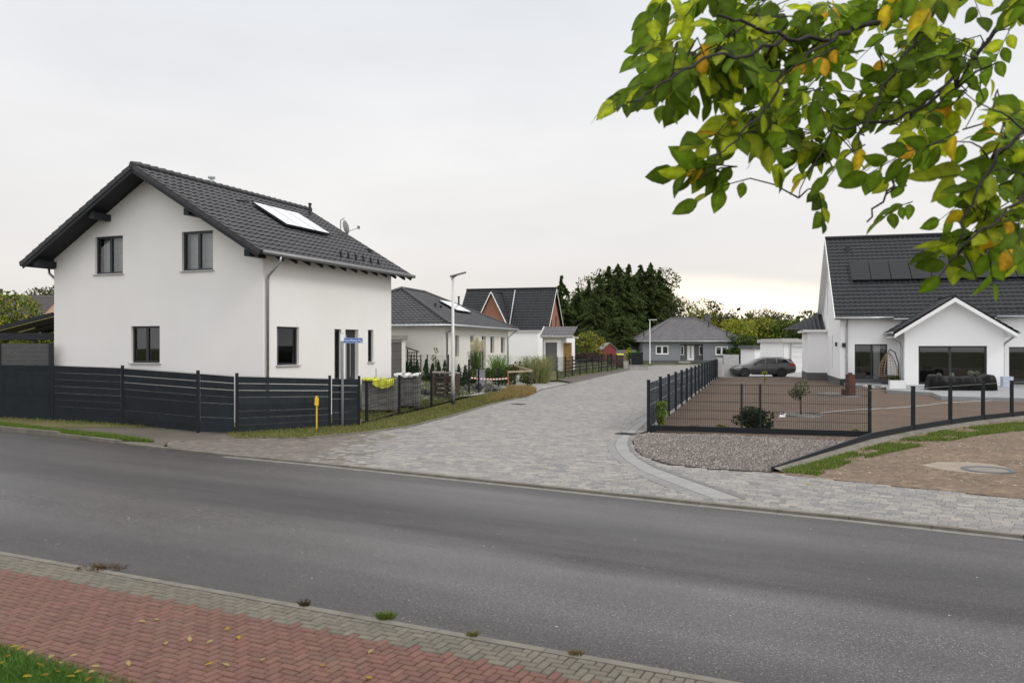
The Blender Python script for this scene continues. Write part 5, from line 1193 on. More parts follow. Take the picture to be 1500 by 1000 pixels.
b = MB(); b.box((0, 0, 0), (w*1.04, .95, .04)); o = b.build('cover_board', M('grey_board', (.24, .21, .18), .85, .15)); o.location = a+V((-.02, 0, 1.0)); o.rotation_euler = (0, .04, .03); tag(o, 'loose light board lying on top of the wooden pallets', 'board')
b = MB(); R.seed(9)
b.tube([(0, 0, 0), (.12, 0, .05), (.2, .02, .02)], [.05, .07, .04], 8); b.tube([(.05, .05, .06), (.18, .06, .1)], [.05, .03], 8); o = b.build('orange_bag', M('orange_plastic', (.7, .12, .03), .4)); o.location = G(637, 577, .1); tag(o, 'small crumpled orange plastic bag on the grass by the pallets', 'bag')
# rubble and materials behind the fence
def heap(px, D, w, h, label, mat, seed, n=26):
    R.seed(seed); c = XD(px, D, yz(XD(px, D).x, D)-.02); mb = MB()
    for k in range(n):
        x = R.uniform(-w/2, w/2); s = R.uniform(.06, .17); z = R.uniform(0, max(.02, h*(1-abs(x)/(w/2)))); T = Matrix.Translation((x, R.uniform(-.3, .3), z))@Matrix.Rotation(R.uniform(0, 3), 4, V((R.random(), R.random(), R.random()+.01))); mb.T = T
        mb.box((-s, -s*.6, -s*.3), (s, s*.6, s*.35))
    mb.T = None; o = mb.build('rubble_heap', mat); o.location = c; tag(o, label, 'rubble'); return o
heap(705, 42, 2.6, .5, 'low heap of dark building rubble right of the street lamp', m_plinth, 2, 60)
heap(622, 38, .9, .35, 'small heap of dark offcuts left of the wooden pallets', m_plinth, 12, 24)
# barrier tape and timber barrier
D = 41.; a, b_ = P(690, 553, 42), P(744, 554, 44); tp_ = empty('barrier_tape', a, 0, 'red and white barrier tape stretched low between the yard posts', 'tape'); mb = MB(); mw = MB(); n = 24
for k in range(n):
    p, q = (b_-a)*(k/n)+V((0, 0, -.06*math.sin(math.pi*k/n))), (b_-a)*((k+1)/n)+V((0, 0, -.06*math.sin(math.pi*(k+1)/n)))
    (mb if k % 2 else mw).beam(p, q, .012, .075)
mb.build('red_stripes', m_tape, tp_); mw.build('white_stripes', m_whitepl, tp_)
br = empty('timber_barrier', G(745, 568), 0, 'timber barrier frame wrapped with red and white tape at the driveway', 'barrier'); o_ = G(745, 568)
q = [P(744, 566, 45), P(744, 544.5, 45), P(780, 543, 46), P(754, 535, 49), P(780, 562, 46), P(768, 566, 46)]
b = MB(); b.beam(P(744.5, 562, 45)-o_, q[1]-o_, .05, .05); b.build('taped_post', m_tape, br)
b = MB(); b.beam(q[1]-o_, q[2]-o_, .05, .09); b.build('crossbar', m_orange_wood, br); b = MB(); b.beam(q[2]-o_, q[3]-o_, .05, .08); b.build('brace', m_orange_wood, br); b = MB(); b.beam(q[2]-o_, P(779, 560, 46)-o_, .09, .09); b.beam(q[2]-o_+V((-.2, 0, -.2)), P(777, 561, 46)-o_, .05, .05); b.build('end_post', m_wood, br)
# tool cluster and box at the yard fence
b = MB(); b.box((0, 0, 0), (.45, .3, .85)); b.box((-.02, -.02, .85), (.47, .32, .9)); o = b.build('meter_box', m_grey); o.location = XD(698, 43.5, .25); tag(o, 'grey meter box behind the tall fence post near the pampas grass', 'box')
# bins and planter near the far street end
p = G(908, 539.5); bn = empty('waste_bin', p, 0, 'brown wheeled bin with yellow lid at the end of the slatted fence', 'bin')
b = MB(); b.prism([(-.32, -.3, .06), (.32, -.3, .06), (.36, -.36, 1.45), (-.36, -.36, 1.45)], (0, .7, 0)); b.build('body', m_bin, bn); b = MB(); b.prism([(-.38, -.4, 1.45), (.38, -.4, 1.45), (.36, -.38, 1.62), (-.36, -.38, 1.62)], (0, .8, 0)); b.build('lid', m_lid, bn)
for s in (-1, 1): b = MB(); b.tube([(s*.28, .35, .12), (s*.36, .35, .12)], .13, 12); b.build('wheel', m_rubber, bn)
b = MB(); p = G(935, 541.5); b.box((-.9, -.3, 0), (.9, .5, .45)); b.box((-.95, -.36, .45), (.95, -.26, .5)); o = b.build('stone_trough', m_conc); o.location = p; tag(o, 'long pale stone planter trough at the bend of the paved street', 'planter')
b = MB(); p = G(917, 540); b.box((-.25, 0, 0), (.25, .35, .8)); b.box((-.2, -.1, .0), (.05, .0, .5)); o = b.build('garden_table', m_conc); o.location = p; tag(o, 'small pale stone pedestal beside the yellow lidded bin', 'pedestal')
base_ = G(922, 540); fg = empty('mesh_fence', base_, 0, 'short dark mesh fence piece with posts behind the stone trough', 'fence')
for x, y in ((922, 539.8), (926, 539.8), (941, 536.5)): postbox(fg, G(x, y)-base_, 1.75, .12)
mesh_panel(fg, G(926, 539.8)-base_, G(941, 536.5)-base_, 1.65, 1.65, 7, True, .1, .12, .012)
# ------------------------------------------------------------------ car
cx0 = XD(1073.5, 63., .035); CL = 4.85*1.0
car = empty('estate_car', cx0, math.radians(-3), 'dark grey estate car parked side on before the white garages', 'car')
stn = [ # x, z_low, z_belt, z_top, half width belt, half width top
 (.0, .42, .62, .63, .62, .5), (.10, .30, .70, .72, .76, .6), (.35, .24, .80, .84, .86, .7), (.9, .22, .90, .95, .90, .72), (1.32, .22, .97, 1.02, .91, .72), (1.7, .22, .99, 1.22, .91, .68),
 (2.1, .22, 1.0, 1.41, .91, .62), (2.6, .22, 1.01, 1.49, .91, .60), (3.3, .22, 1.02, 1.50, .91, .60), (3.9, .22, 1.04, 1.46, .90, .60), (4.35, .26, 1.05, 1.38, .88, .60), (4.62, .32, 1.03, 1.16, .85, .66), (4.78, .36, .95, 1.0, .80, .62), (4.84, .45, .8, .82, .72, .55)]
mb = MB(); vs = []; K = 9; hw_ = .91
for (x, zl, zb_, zt_, wb_, wt) in stn:
    half = [(0, zl), (wb_*.8, zl), (wb_*.97, zl+.10), (wb_, (zl+zb_)*.5), (wb_*.985, zb_), (wt+(wb_-wt)*.25, zb_+(zt_-zb_)*.72), (wt*.9, zt_-.015*(zt_ > 1.1)), (0, zt_+.02)]
    ring = [(-w__, z_) for w__, z_ in half]+[(w__, z_) for w__, z_ in half[-2:0:-1]]
    for (w__, z_) in ring: vs.append((x, .91+w__, z_))
K = 14
fs = [(i*K+k, i*K+(k+1) % K, (i+1)*K+(k+1) % K, (i+1)*K+k) for i in range(len(stn)-1) for k in range(K)]+[tuple(range(K)), tuple((len(stn)-1)*K+k for k in range(K))[::-1]]
mb.add(vs, fs); bd_ = mb.build('body', m_carp, car, True)
# wheel arches, sills
for x in (.92, 3.72):
    for s in (0, 1):
        b = MB(); y = -.012 if s == 0 else 1.82+.002; b.tube([(x, y, .34), (x, y+.03 if s == 0 else y-.03, .34)], .395, 24); b.build('wheel_arch', m_black, car)
        b = MB(); yo = -.03 if s == 0 else 1.66; b.tube([(x, yo, .325), (x, yo+.2, .325)], .325, 24); wh = b.build('wheel', m_rubber, car)
        r = MB(); yy = yo-.006 if s == 0 else yo+.206; r.tube([(x, yy, .325), (x, yo+.1, .325)], .05, 12)
        for k in range(5):
            a_ = k*2*math.pi/5; r.beam((x, yy, .325), (x+.2*math.cos(a_), yy, .325+.2*math.sin(a_)), .05, .012, (0, 1, 0))
        for k in range(20):
            a_ = k*math.pi/10; b_a = (k+1)*math.pi/10; r.beam((x+.21*math.cos(a_), yy, .325+.21*math.sin(a_)), (x+.21*math.cos(b_a), yy, .325+.21*math.sin(b_a)), .02, .025, (0, 1, 0))
        r.build('rim', M('rim_grey', (.10, .10, .10), .3, metal=.8) if 'rim_grey' not in bpy.data.materials else bpy.data.materials['rim_grey'], wh)
def gl(name, pts, mat=None):
    for s in (0, 1):
        b = MB(); vs = []
        for x, z in pts:
            t = min(1, max(0, (z-1.0)/.42)); w__ = .905-(.905-.70)*t; y = .91-w__-.012 if s == 0 else .91+w__+.012; vs.append((x, y, z))
        b.poly(vs); b.build(name, mat or m_carg, car)
gl('side_window', [(1.62, 1.03), (2.48, 1.05), (2.48, 1.40), (2.22, 1.38), (1.9, 1.22)]); gl('side_window', [(2.55, 1.05), (3.32, 1.06), (3.30, 1.41), (2.55, 1.41)]); gl('side_window', [(3.40, 1.07), (4.28, 1.13), (4.05, 1.34), (3.38, 1.40)])
b = MB(); b.poly([(1.42, .24, 1.055), (1.42, 1.58, 1.055), (2.12, 1.48, 1.445), (2.12, .34, 1.445)]); b.build('windscreen', m_carg, car)
b = MB(); b.poly([(4.40, .3, 1.40), (4.40, 1.5, 1.40), (4.70, 1.55, 1.10), (4.70, .27, 1.10)]); b.build('rear_window', m_carg, car)
for s in (0, 1):
    y = lambda w: .91-w if s == 0 else .91+w
    b = MB(); b.prism([(.10, y(.775), .62), (.62, y(.915), .72), (.66, y(.91), .80), (.25, y(.85), .76)], (0, (.06 if s == 0 else -.06), 0)); b.build('headlight', m_head, car)
    b = MB(); b.prism([(4.20, y(.915), 1.02), (4.66, y(.88), 1.05), (4.79, y(.84), .88), (4.5, y(.89), .86)], (0, (.08 if s == 0 else -.08), 0)); b.build('tail_light', m_tail, car)
    b = MB(); b.box((1.62, y(.95)-.07 if s == 0 else y(.95)-.07, .99), (1.82, y(.95)+.09, 1.12)); b.build('mirror', m_carp, car)
b = MB(); b.beam((1.45, -.006, .235), (3.2, -.006, .235), .03, .10); b.beam((1.45, 1.826, .235), (3.2, 1.826, .235), .03, .10); b.build('sill_trim', m_black, car)
b = MB(); b.beam((2.52, .0, .3), (2.52, .0, 1.0), .004, .012, (1, 0, 0)) ; b.beam((1.5, .0, .3), (1.5, .0, .95), .004, .012, (1, 0, 0)); b.beam((3.4, .0, .6), (3.4, .0, 1.0), .004, .012, (1, 0, 0)); b.build('door_gap', m_black, car)
for xx in (2.0, 2.8): b = MB(); b.box((xx+.2, -.02, .90), (xx+.4, .01, .925)); b.build('door_handle', m_carp, car)
b = MB(); b.tube([(2.3, .34, 1.50), (4.1, .34, 1.50)], .015, 6); b.tube([(2.3, 1.48, 1.50), (4.1, 1.48, 1.50)], .015, 6); b.build('roof_rail', m_black, car)
# ------------------------------------------------------------------ patio things
def tz(px, py): return G(px, py, .19)
def hl_(px, off, z=.19):
    a, D = rpx(px, off); return o5+rx*a+ry*off+V((0, 0, z))
c = hl_(1304, -1.3); eg = empty('egg_chair', c, 0, 'hanging wicker egg chair on a curved stand beside the patio door', 'chair')
st_ = MB(); st_.tube([(-.3, .3, 0), (.5, .3, 0), (.62, .25, .3), (.58, .2, 1.2), (.35, .15, 1.85), (.0, .0, 2.02), (-.12, 0, 1.9)], .03, 8); st_.tube([(-.45, .1, .015), (.1, .45, .015), (.62, .25, .015)], .03, 8); st_.build('stand', m_post, eg, True)
wk = MB(); prof = [(.0, .22), (.30, .27), (.46, .45), (.52, .70), (.48, 1.0), (.36, 1.35), (.20, 1.65), (.05, 1.85)]
for k in range(13):
    a_ = math.radians(-40+k*22); wk.tube([(r*math.cos(a_)-.12, r*math.sin(a_), z) for r, z in prof], .010 if 0 < k < 12 else .02, 5)
for (r, z) in prof[1:-1]+[(.5, .58), (.5, .85), (.43, 1.18), (.28, 1.5)]:
    wk.tube([(r*math.cos(math.radians(-40+k*22))-.12, r*math.sin(math.radians(-40+k*22)), z) for k in range(13)], .009, 5)
o = wk.build('wicker_shell', m_wicker, eg); b = MB(); b.lathe([(0, .30), (.3, .31), (.42, .40), (.42, .48), (.3, .52), (0, .5)], 20, (-.12, 0, 0)); b.build('cushion', M('cushion_dark', (.06, .055, .05), .9), eg, True)
# covered garden furniture
c = G(1364, 571.5, .19); Wc = 91/F*c.y; R.seed(21); mb = MB(); nx = 56; vs = []
sec = [(0, 0.02), (-.03, .3), (.03, .66), (.2, .76), (.5, .75), (.8, .77), (.95, .66), (1.0, .3), (1.0, 0.02)]
lump = [(.0, .86), (.06, 1.04), (.16, 1.03), (.24, .90), (.38, .93), (.52, .88), (.66, .95), (.78, .90), (.88, 1.08), (.97, 1.05), (1., .84)]
def lerpl(t):
    for (a, u), (b_, w__) in zip(lump[:-1], lump[1:]):
        if t <= b_: return u+(w__-u)*(t-a)/(b_-a)
    return lump[-1][1]
for i in range(nx+1):
    t = i/nx; edge = 1 if i in (0, nx) else 0
    for k, (y, z) in enumerate(sec):
        f = lerpl(t); w__ = (.02*math.sin(i*.31+k*.7)+.010*math.sin(i*.83+1.+k*.6)+R.uniform(-.012, .012))*(0 < k < 8)
        vs.append((Wc*t+edge*(.1 if i == 0 else -.1)*z, y+w__, max(.01, z*f*.98+R.uniform(-.012, .012)*(z > .1))))
mb.add(vs, [(i*9+k, (i+1)*9+k, (i+1)*9+k+1, i*9+k+1) for i in range(nx) for k in range(8)]+[tuple(range(9)), tuple(nx*9+k for k in range(9))[::-1]])
o = mb.build('covered_furniture', m_tarp, None, True); o.location = c; o.rotation_euler.z = thr*.5; tag(o, 'garden furniture under a black tarpaulin before the wide sliding door', 'furniture cover')
covc, covr = c, thr*.5
R.seed(4)
for k, (px, hh) in enumerate(((1380, .16), (1398, .14), (1424, .24), (1433, .2))):
    mb = MB(); crown(mb, [(0, 0, hh*.6, .10+.04*(k > 1), .10, hh*.5)], 160, .06, [(.2, .22, .18), (.12, .16, .09), (.4, .4, .36)]); mb.lathe([(.03, 0), (.05, 0), (.06, .08), (.03, .08)], 10)
    o = mb.build('potted_plant', m_fol); q = Matrix.Rotation(covr, 3, 'Z')@V((Wc*(px-1364)/91, .5, .68+.02*k)); o.location = covc+q; tag(o, ('tiny leftmost plant pot on the tarpaulin', 'small second plant pot on the tarpaulin', 'larger grey plant pot right on the tarpaulin', 'rightmost grey plant pot on the tarpaulin')[k], 'plant', 'pots behind the covered furniture')
def boxthing(name, px, py, w, dp_, h, mat, label, cat, z=.19):
    c = G(px, py, .192); mb = MB(); mb.box((-w/2, 0, 0), (w/2, dp_, h)); mb.box((-w/2-.012, -.012, h), (w/2+.012, dp_+.012, h+.03)); o = mb.build(name, mat); o.location = c; o.rotation_euler.z = thr; tag(o, label, cat); return o
boxthing('storage_box', 1315.5, 569, .76, .5, .38, m_whitepl, 'white storage box at the terrace edge left of the bay', 'box')
boxthing('storage_box', 1477, 566.5, .5, .5, .52, M('pale_blue_plastic', (.45, .50, .60), .5), 'pale blue grey box beside the bay at the right', 'box')
boxthing('storage_crate', 1263, 559, .66, .4, .48, M('blue_grey_box', (.20, .27, .34), .5), 'blue grey crate in front of the left patio door', 'box')
c = hl_(1310, -2.2); tree('potted_shrub', (c.x, c.y, .19), .75, .8, 'small leafy shrub between egg chair and white storage box', 'shrub', None, OLV, 350, .12, .03, 3, nb=5)
# rust coloured log torch
p = G(1245.5, 580); b = MB(); R.seed(6)
b.box((-.17, -.17, 0), (.17, .17, .84)); b.box((-.155, -.155, .84), (.155, .155, 1.05)); b.tube([(0, 0, 1.05), (0, 0, 1.13)], .10, 12); b.box((-.2, -.2, 0), (.2, .2, .05))
o = b.build('fire_column', m_rust); o.location = p; o.rotation_euler.z = .2; tag(o, 'rusty brown square garden fire column standing on the bare soil', 'fire column')
b = MB(); b.box((-.07, -.07, 0), (.07, .07, .28)); b.tube([(0, 0, .28), (0, 0, .33)], .05, 8); o = b.build('garden_lantern', m_rust); o.location = G(1235, 579); tag(o, 'small rusty lantern at the left foot of the fire column', 'lantern')
R.seed(15); b = MB()
for k in range(9):
    b.T = Matrix.Translation((R.uniform(-.7, .7), R.uniform(-.25, .25), .06+R.uniform(0, .12)))@Matrix.Rotation(R.uniform(0, 3), 4, 'Z'); s = R.uniform(.08, .2); b.lathe([(0, s*.7), (s*.5, s*.55), (s, .1*s), (s*.8, -.06)], 7)
b.T = None; o = b.build('rock_pile', m_conc); o.location = G(1288, 571); tag(o, 'pile of pale rocks at the corner of the terrace', 'rocks')
# young trees in garden soil
def ring(px, py, r, label):
    p = G(px, py); b = MB(); b.lathe([(r, 0), (r, .05), (r+.02, .05), (r+.02, 0)], 36); b.mi = 1; b.lathe([(0, .012), (r, .012)], 30); o = b.build('tree_ring', [m_zinc, M('ring_soil', (.10, .085, .075), .9, .3, 12, .6, 40) if 'ring_soil' not in bpy.data.materials else bpy.data.materials['ring_soil']]); o.location = p+V((0, 0, .02)); o.scale.y = 1.5; tag(o, label, 'edging ring', 'edging rings in the garden'); return o
ring(1173, 609, .62, 'grey metal edging ring around the small olive like tree'); ring(1232, 579, .95, 'grey metal edging ring around the rusty fire column')
p = G(1173, 608); tree('young_tree', p, 1.12, 1.1, 'small young tree with pale stem standing in the soil ring', 'tree', None, OLV+[(.12, .13, .05)], 380, .085, .022, 11, .55, .5, 10, low=.5)
b = MB(); b.tube([(-.1, 0, .07), (.1, .02, .07)], [.06, .03], 8); b.tube([(.05, .02, .1), (.12, .0, .16)], .03, 6); o = b.build('garden_figure', m_whitepl); o.location = G(1146, 613); tag(o, 'tiny white garden ornament left of the soil ring', 'ornament')
p = G(1120, 563); tree('young_tree', p, .9, .5, 'thin young sapling on the soil in front of the grey car', 'tree', None, YGR, 160, .10, .015, 5, .8, .5, 6, low=.3)
p = G(1105, 634); tree('dark_shrub', (p.x, p.y+.15, 0), .72, 1.15, 'dense dark green shrub growing through the mesh fence', 'shrub', None, [(.018, .035, .012), (.03, .05, .016), (.045, .055, .02)], 2600, .075, .03, 4, nb=12, low=.15)
p = G(970, 626); tree('bright_shrub', (p.x, p.y+.1, 0), .85, .46, 'bright yellow green shrub behind the fence corner post', 'shrub', None, [(.26, .38, .04), (.34, .45, .07), (.17, .28, .04)], 900, .07, .015, 8, nb=8, low=.12)
for (px, py, h_, w_, lab) in ((1061, 633, .20, .38, 'low dark green plant at the foot of the mesh fence'), (1017, 631, .13, .55, 'flat green ground plant near the fence corner'), (1259, 639, .16, .28, 'small yellowish weed by the right fence post')):
    p = G(px, py); tree('small_plant', (p.x, p.y+.2, 0.), h_, w_, lab, 'plant', None, GRN+YGR[:2], 260, .05, .008, 9, nb=6, low=.3)
b = MB(); a, c_ = G(1200, 607), G(1500, 584); n = 12
pts_ = [a.lerp(c_, k/n)+V((0, .25*math.sin(k*1.1), .055)) for k in range(n+1)]; b.tube(pts_, .012, 6); o = b.build('garden_hose', m_sill); tag(o, 'pale garden hose lying across the brown soil toward the terrace', 'hose')
# mailbox table etc near car
b = MB(); q = G(1066, 548); b.box((-.22, 0, .55), (.22, .3, 1.05)); b.box((-.18, .1, 0), (-.13, .15, .55)); b.box((.13, .1, 0), (.18, .15, .55)); o = b.build('mail_box', m_zinc); o.location = q; tag(o, 'grey letter box stand between the street fence and the car', 'letter box')
# ------------------------------------------------------------------ plants at the left plots
def reed(px, D, h, w, n, cols, label, name='ornamental_grass', plume=0, cat='ornamental grass'):
    c = XD(px, D); c.z = yz(c.x, D)*.8; R.seed(int(px)); root = empty(name, c, 0, label, cat); mb = MB()
    for k in range(n):
        a = R.uniform(0, 6.28); r0 = R.uniform(0, w*.22); hh = h*R.uniform(.55, 1.05); out = w*.5*R.uniform(.1, 1); q = R.choice(cols); t = R.uniform(.75, 1.25); mb.col = (q[0]*t, q[1]*t, q[2]*t)
        x, y = math.cos(a), math.sin(a); wd = .007+.003*D/40; s = V((-y, x, 0))*wd
        P0 = V((x*r0, y*r0, 0)); P1 = V((x*(r0+out*.35), y*(r0+out*.35), hh*.65)); P2 = V((x*(r0+out*.8), y*(r0+out*.8), hh*.98)); P3 = V((x*(r0+out*1.1), y*(r0+out*1.1), hh*.88))
        mb.add([P0-s, P0+s, P1+s, P1-s, P2+s*.6, P2-s*.6, P3], [(0, 1, 2, 3), (3, 2, 4, 5), (5, 4, 6)])
    mb.build('leaves', m_grass, root)
    if plume:
        for k in range(plume):
            a = R.uniform(0, 6.28); out = w*.5*R.uniform(.1, .8); top = h*R.uniform(1.12, 1.42); b = MB(); x, y = math.cos(a)*out, math.sin(a)*out
            b.tube([(x*.2, y*.2, 0), (x*.8, y*.8, top-.55)], .008, 5); b.build('stalk', m_dry, root); b = MB(); b.col = (.85, .80, .60)
            for j in range(240):
                t = R.random(); rr = .15*math.sin(math.pi*min(1, .15+t*.85))+.01; a2 = R.uniform(0, 6.28); p = V((x*(.8+.2*t)+math.cos(a2)*rr*.5, y*(.8+.2*t)+math.sin(a2)*rr*.5, top-.6+t*.6)); d = V((math.cos(a2)*.08, math.sin(a2)*.08, .13)); s = V((.02, 0, 0)); b.add([p-s, p+s, p+d], [(0, 1, 2)])
            b.build('plume', m_grass, root)
    return root
reed(698, 47.5, 1.9, 1.1, 420, [(.07, .13, .03), (.10, .17, .04), (.16, .19, .07)], 'tall pampas grass with cream plumes before the bungalow windows', 'pampas_grass', 15)
reed(729, 50, 1.7, 1.9, 420, [(.14, .24, .06), (.20, .30, .08)], 'tall green ornamental grass right of the pampas grass')
reed(776, 52, 1.7, 2.6, 380, [(.30, .29, .15), (.20, .25, .09)], 'pale feathery ornamental grass clump before the white garage wall')
reed(792, 53, 1.8, 2.6, 420, [(.33, .32, .14), (.24, .28, .09)], 'broad yellowish ornamental grass in front of the garage door')
R.seed(31)
for k, px in enumerate([596, 602, 624, 633.5, 642.5, 651.5, 672, 681.5, 611]):
    D = 43.8; c = XD(px, D); z = yz(c.x, D); root = empty('thuja_shrub', V((c.x, c.y, z)), 0, None, 'conifer shrub', 'row of small conical thujas'); hh = 1.05+R.uniform(-.1, .22); mb = MB()
    for j in range(420):
        t = R.random()**1.3; r = .30*(1-t)**.8+.02; a = R.uniform(0, 6.28); p = V((math.cos(a)*r*R.uniform(.5, 1), math.sin(a)*r*R.uniform(.5, 1), hh*t)); q = R.choice([(.025, .05, .018), (.035, .065, .02), (.018, .035, .014)]); mb.col = q; s = .07; d = V((R.gauss(0, .3), R.gauss(0, .3), 1)).normalized()*s; e_ = V((math.cos(a+1.57), math.sin(a+1.57), 0))*s*.4
        mb.add([p-d, p+e_, p+d, p-e_], [(0, 1, 2, 3)])
    mb.build('foliage', m_needle, root); b = MB(); b.tube([(0, 0, -.05), (0, 0, hh*.7)], [.03, .01], 6); b.build('stem', m_bark, root)
    root['label'] = 'small conical dark green thuja in the row before the cream bungalow'
p = XD(638, 44.4, .55); tree('young_tree', p, 2.0, .7, 'slender young tree with sparse pale leaves against the bungalow wall', 'tree', None, [(.2, .21, .09), (.15, .17, .06)], 200, .10, .014, 6, .8, .5, 8, low=.3)
for (px, D, h_, w_, cols, lab, n) in ((753, 50, 1.5, 1.3, [(.09, .05, .03), (.06, .06, .02), (.12, .08, .03)], 'reddish brown shrub between the ornamental grasses', 700), (690, 46, .8, 1.2, OLV+YGR[:1], 'low mixed shrub below the pampas grass', 500),
                                      (712, 46.5, 1.0, 2.0, GRN, 'low dark green hedge plant under the bungalow windows', 900), (740, 48, 1.0, 2.2, GRN, 'dark green low bush left of the reddish shrub', 900), (773, 47, .8, .9, GRN+OLV, 'small round bush behind the timber barrier', 400), (826, 72, 1.7, 1.6, GRN, 'green shrub right of the white garage', 600)):
    c = XD(px, D); tree('garden_shrub', (c.x, c.y, yz(c.x, D)*.7), h_, w_, lab, 'shrub', 'garden shrubs', cols, n, .14, .03, int(px), nb=9, low=.2)
# garden beyond the slatted fence
for (px, D, h_, w_, cols, lab, n) in ((855, 96, 4.2, 5.2, YGR+OLV, 'large rounded yellow green shrub left of the red shed', 2200), (876, 98, 3.2, 2.6, [(.35, .26, .02), (.25, .22, .03), (.16, .17, .03)], 'bright yellow flowering shrub beside the red shed', 1000),
                                      (838, 92, 2.4, 3.0, GRN, 'dark green shrub at the garage side', 900), (852, 90, 1.6, 3.5, [(.09, .045, .04), (.07, .05, .035)], 'low purple brown hedge behind the slatted fence', 900), (868, 92, 1.6, 3.2, [(.12, .06, .04), (.1, .08, .04)], 'reddish hedge in front of the yellow shrub', 900),
                                      (905, 122, 4.6, 4.8, YGR+GRN, 'leafy green bush hanging behind the board fence', 1600), (920, 101, 2.2, 1.0, [(.5, .42, .02), (.4, .36, .03), (.15, .2, .03)], 'yellow flowers on a post by the far bungalow', 300), (930, 100, 1.7, 2.4, [(.10, .2, .03), (.14, .24, .04)], 'bright green bush in the far trough', 700),
                                      (893, 104, 1.5, .8, GRN, 'narrow green shrub in front of the red shed', 300)):
    c = XD(px, D); tree('garden_shrub', (c.x, c.y, 0), h_, w_, lab, 'shrub', 'shrubs by the far street end', cols, n, .26, .05, int(px), nb=10, low=.2)
# trees: conifers
protoc = []
for k, (h_, w_) in enumerate(((18, 11.5), (17, 10), (15, 7.5))):
    mb, tb = conifer_mesh(h_, w_, 100+k, 30000); root = empty('conifer_tree', (0, 0, 0)); mb.build('crown', m_needle, root); tb.build('trunk', m_bark, root); protoc.append((root, h_))
clist = [(823, 402, 125, 2, 'pointed dark conifer nearest the brick gable house'), (847, 420, 128, 1, 'short dark conifer second from the brick gable house'), (862, 409, 138, 2, 'narrow spruce rising between the left conifers'), (878, 398, 132, 0, 'broad dark conifer above the yellow shrub'),
         (892, 388, 140, 1, 'tall dark conifer left in the central group'), (905, 385, 136, 0, 'tall broad conifer above the red shed'), (921, 385, 140, 2, 'narrow tall spruce in the middle of the group'), (938, 386, 144, 1, 'tall conifer left of the tallest pair'),
         (953, 383, 143, 0, 'tallest dark conifer above the grey bungalow'), (966, 394, 146, 1, 'dark conifer at the right edge of the group'), (870, 425, 122, 0, 'low wide conifer in front of the left group'), (935, 425, 146, 0, 'low wide conifer directly behind the grey bungalow'), (906, 432, 121, 1, 'low dark conifer behind the board fence')]
used = set()
for i, (px, py, D, k, lab) in enumerate(clist):
    root, h0 = protoc[k]; o = root if k not in used else copy_tree(root); used.add(k)
    htop = H+(HY-py)/F*D; s = htop/h0; c = XD(px, D); o.location = c; o.scale = (s*1.0, s*1.0, s); o.rotation_euler = (0, 0, i*1.3); tag(o, lab, 'conifer', 'dark conifers behind the far garden')
# deciduous background
R.seed(77)
dl = [(985, 428, 140, 6, OLV, 'sparse olive tree right of the conifers', .9), (1002, 424, 150, 7, OLV+YGR[:1], 'thin leafed tall tree above the grey bungalow ridge', .9), (1023, 440, 145, 8, YGR+OLV, 'light green tree behind the grey bungalow chimney', .6), (1048, 437, 155, 6, OLV, 'open crowned tree right of the chimney', .9),
      (1070, 452, 150, 6, OLV, 'small sparse olive tree in the bright gap', .9), (1082, 470, 130, 10, YGR, 'round yellow green tree beside the grey bungalow', .2), (1108, 468, 135, 11, YGR, 'broad yellow green tree above the double garage', .2), (1135, 470, 132, 10, YGR+GRN, 'green tree right above the double garage', .3),
      (1112, 459, 170, 12, OLV, 'distant olive crown above the yellow green trees', .3), (1140, 462, 165, 9, OLV+GRN, 'distant darker crown near the right house', .4), (1165, 474, 130, 8, GRN+YGR[:1], 'green tree just left of the right house annex', .3), (1095, 490, 118, 9, GRN, 'dark green tree beside the grey bungalow wall', .2), (1175, 480, 125, 8, GRN, 'dark green tree behind the annex roof', .2),
      (835, 440, 145, 9, OLV, 'brownish tree between the left conifers', .5), (862, 430, 150, 8, OLV, 'pale bare crowned tree among the left conifers', .8), (575, 410, 75, 5, GRN, 'green tree top just right of the white house eave', .3), (70, 405, 120, 7, OLV+GRN, 'green tree behind the pink house beside the white house', .3), (45, 425, 125, 9, OLV, 'low tree crown over the pink house ridge', .3),
      (5, 440, 48, 5.5, YGR+GRN, 'bright green tree at the left edge behind the carport', .2), (55, 484, 44, 4.5, YGR+GRN, 'low green bush behind the slat fence', .2), (1200, 478, 140, 12, GRN, 'dark tree hidden behind the right house', .2), (1300, 440, 110, 12, GRN, 'tree hidden beyond the right house roof', .2)][:21]
for i, (px, py, D, w_, cols, lab, op_) in enumerate(dl):
    c = XD(px, D); tree('broadleaf_tree', c, H+(HY-py)/F*D, w_, lab, 'tree', 'broadleaf trees in the background', cols, (6000 if D > 100 else 12000) if op_ < .5 else 2000, .38 if D > 100 else .20, .16, i, op_, nb=13 if op_ < .5 else 18, low=.2)
R.seed(5)
for k, (px, py, D, w_) in enumerate(((850, 425, 150, 10), (872, 410, 155, 12), (895, 400, 152, 11), (915, 396, 156, 12), (940, 398, 150, 11), (960, 402, 154, 11), (975, 412, 150, 9))):
    c = XD(px, D); tree('broadleaf_tree', c, H+(HY-py)/F*D, w_, 'dark broad crown filling the gaps among the tall conifers', 'tree', 'dark crowns among the conifers', [(.07, .10, .03), (.09, .12, .035), (.12, .12, .045)], 6500, .45, .2, 40+k, .2, nb=14, low=.15)
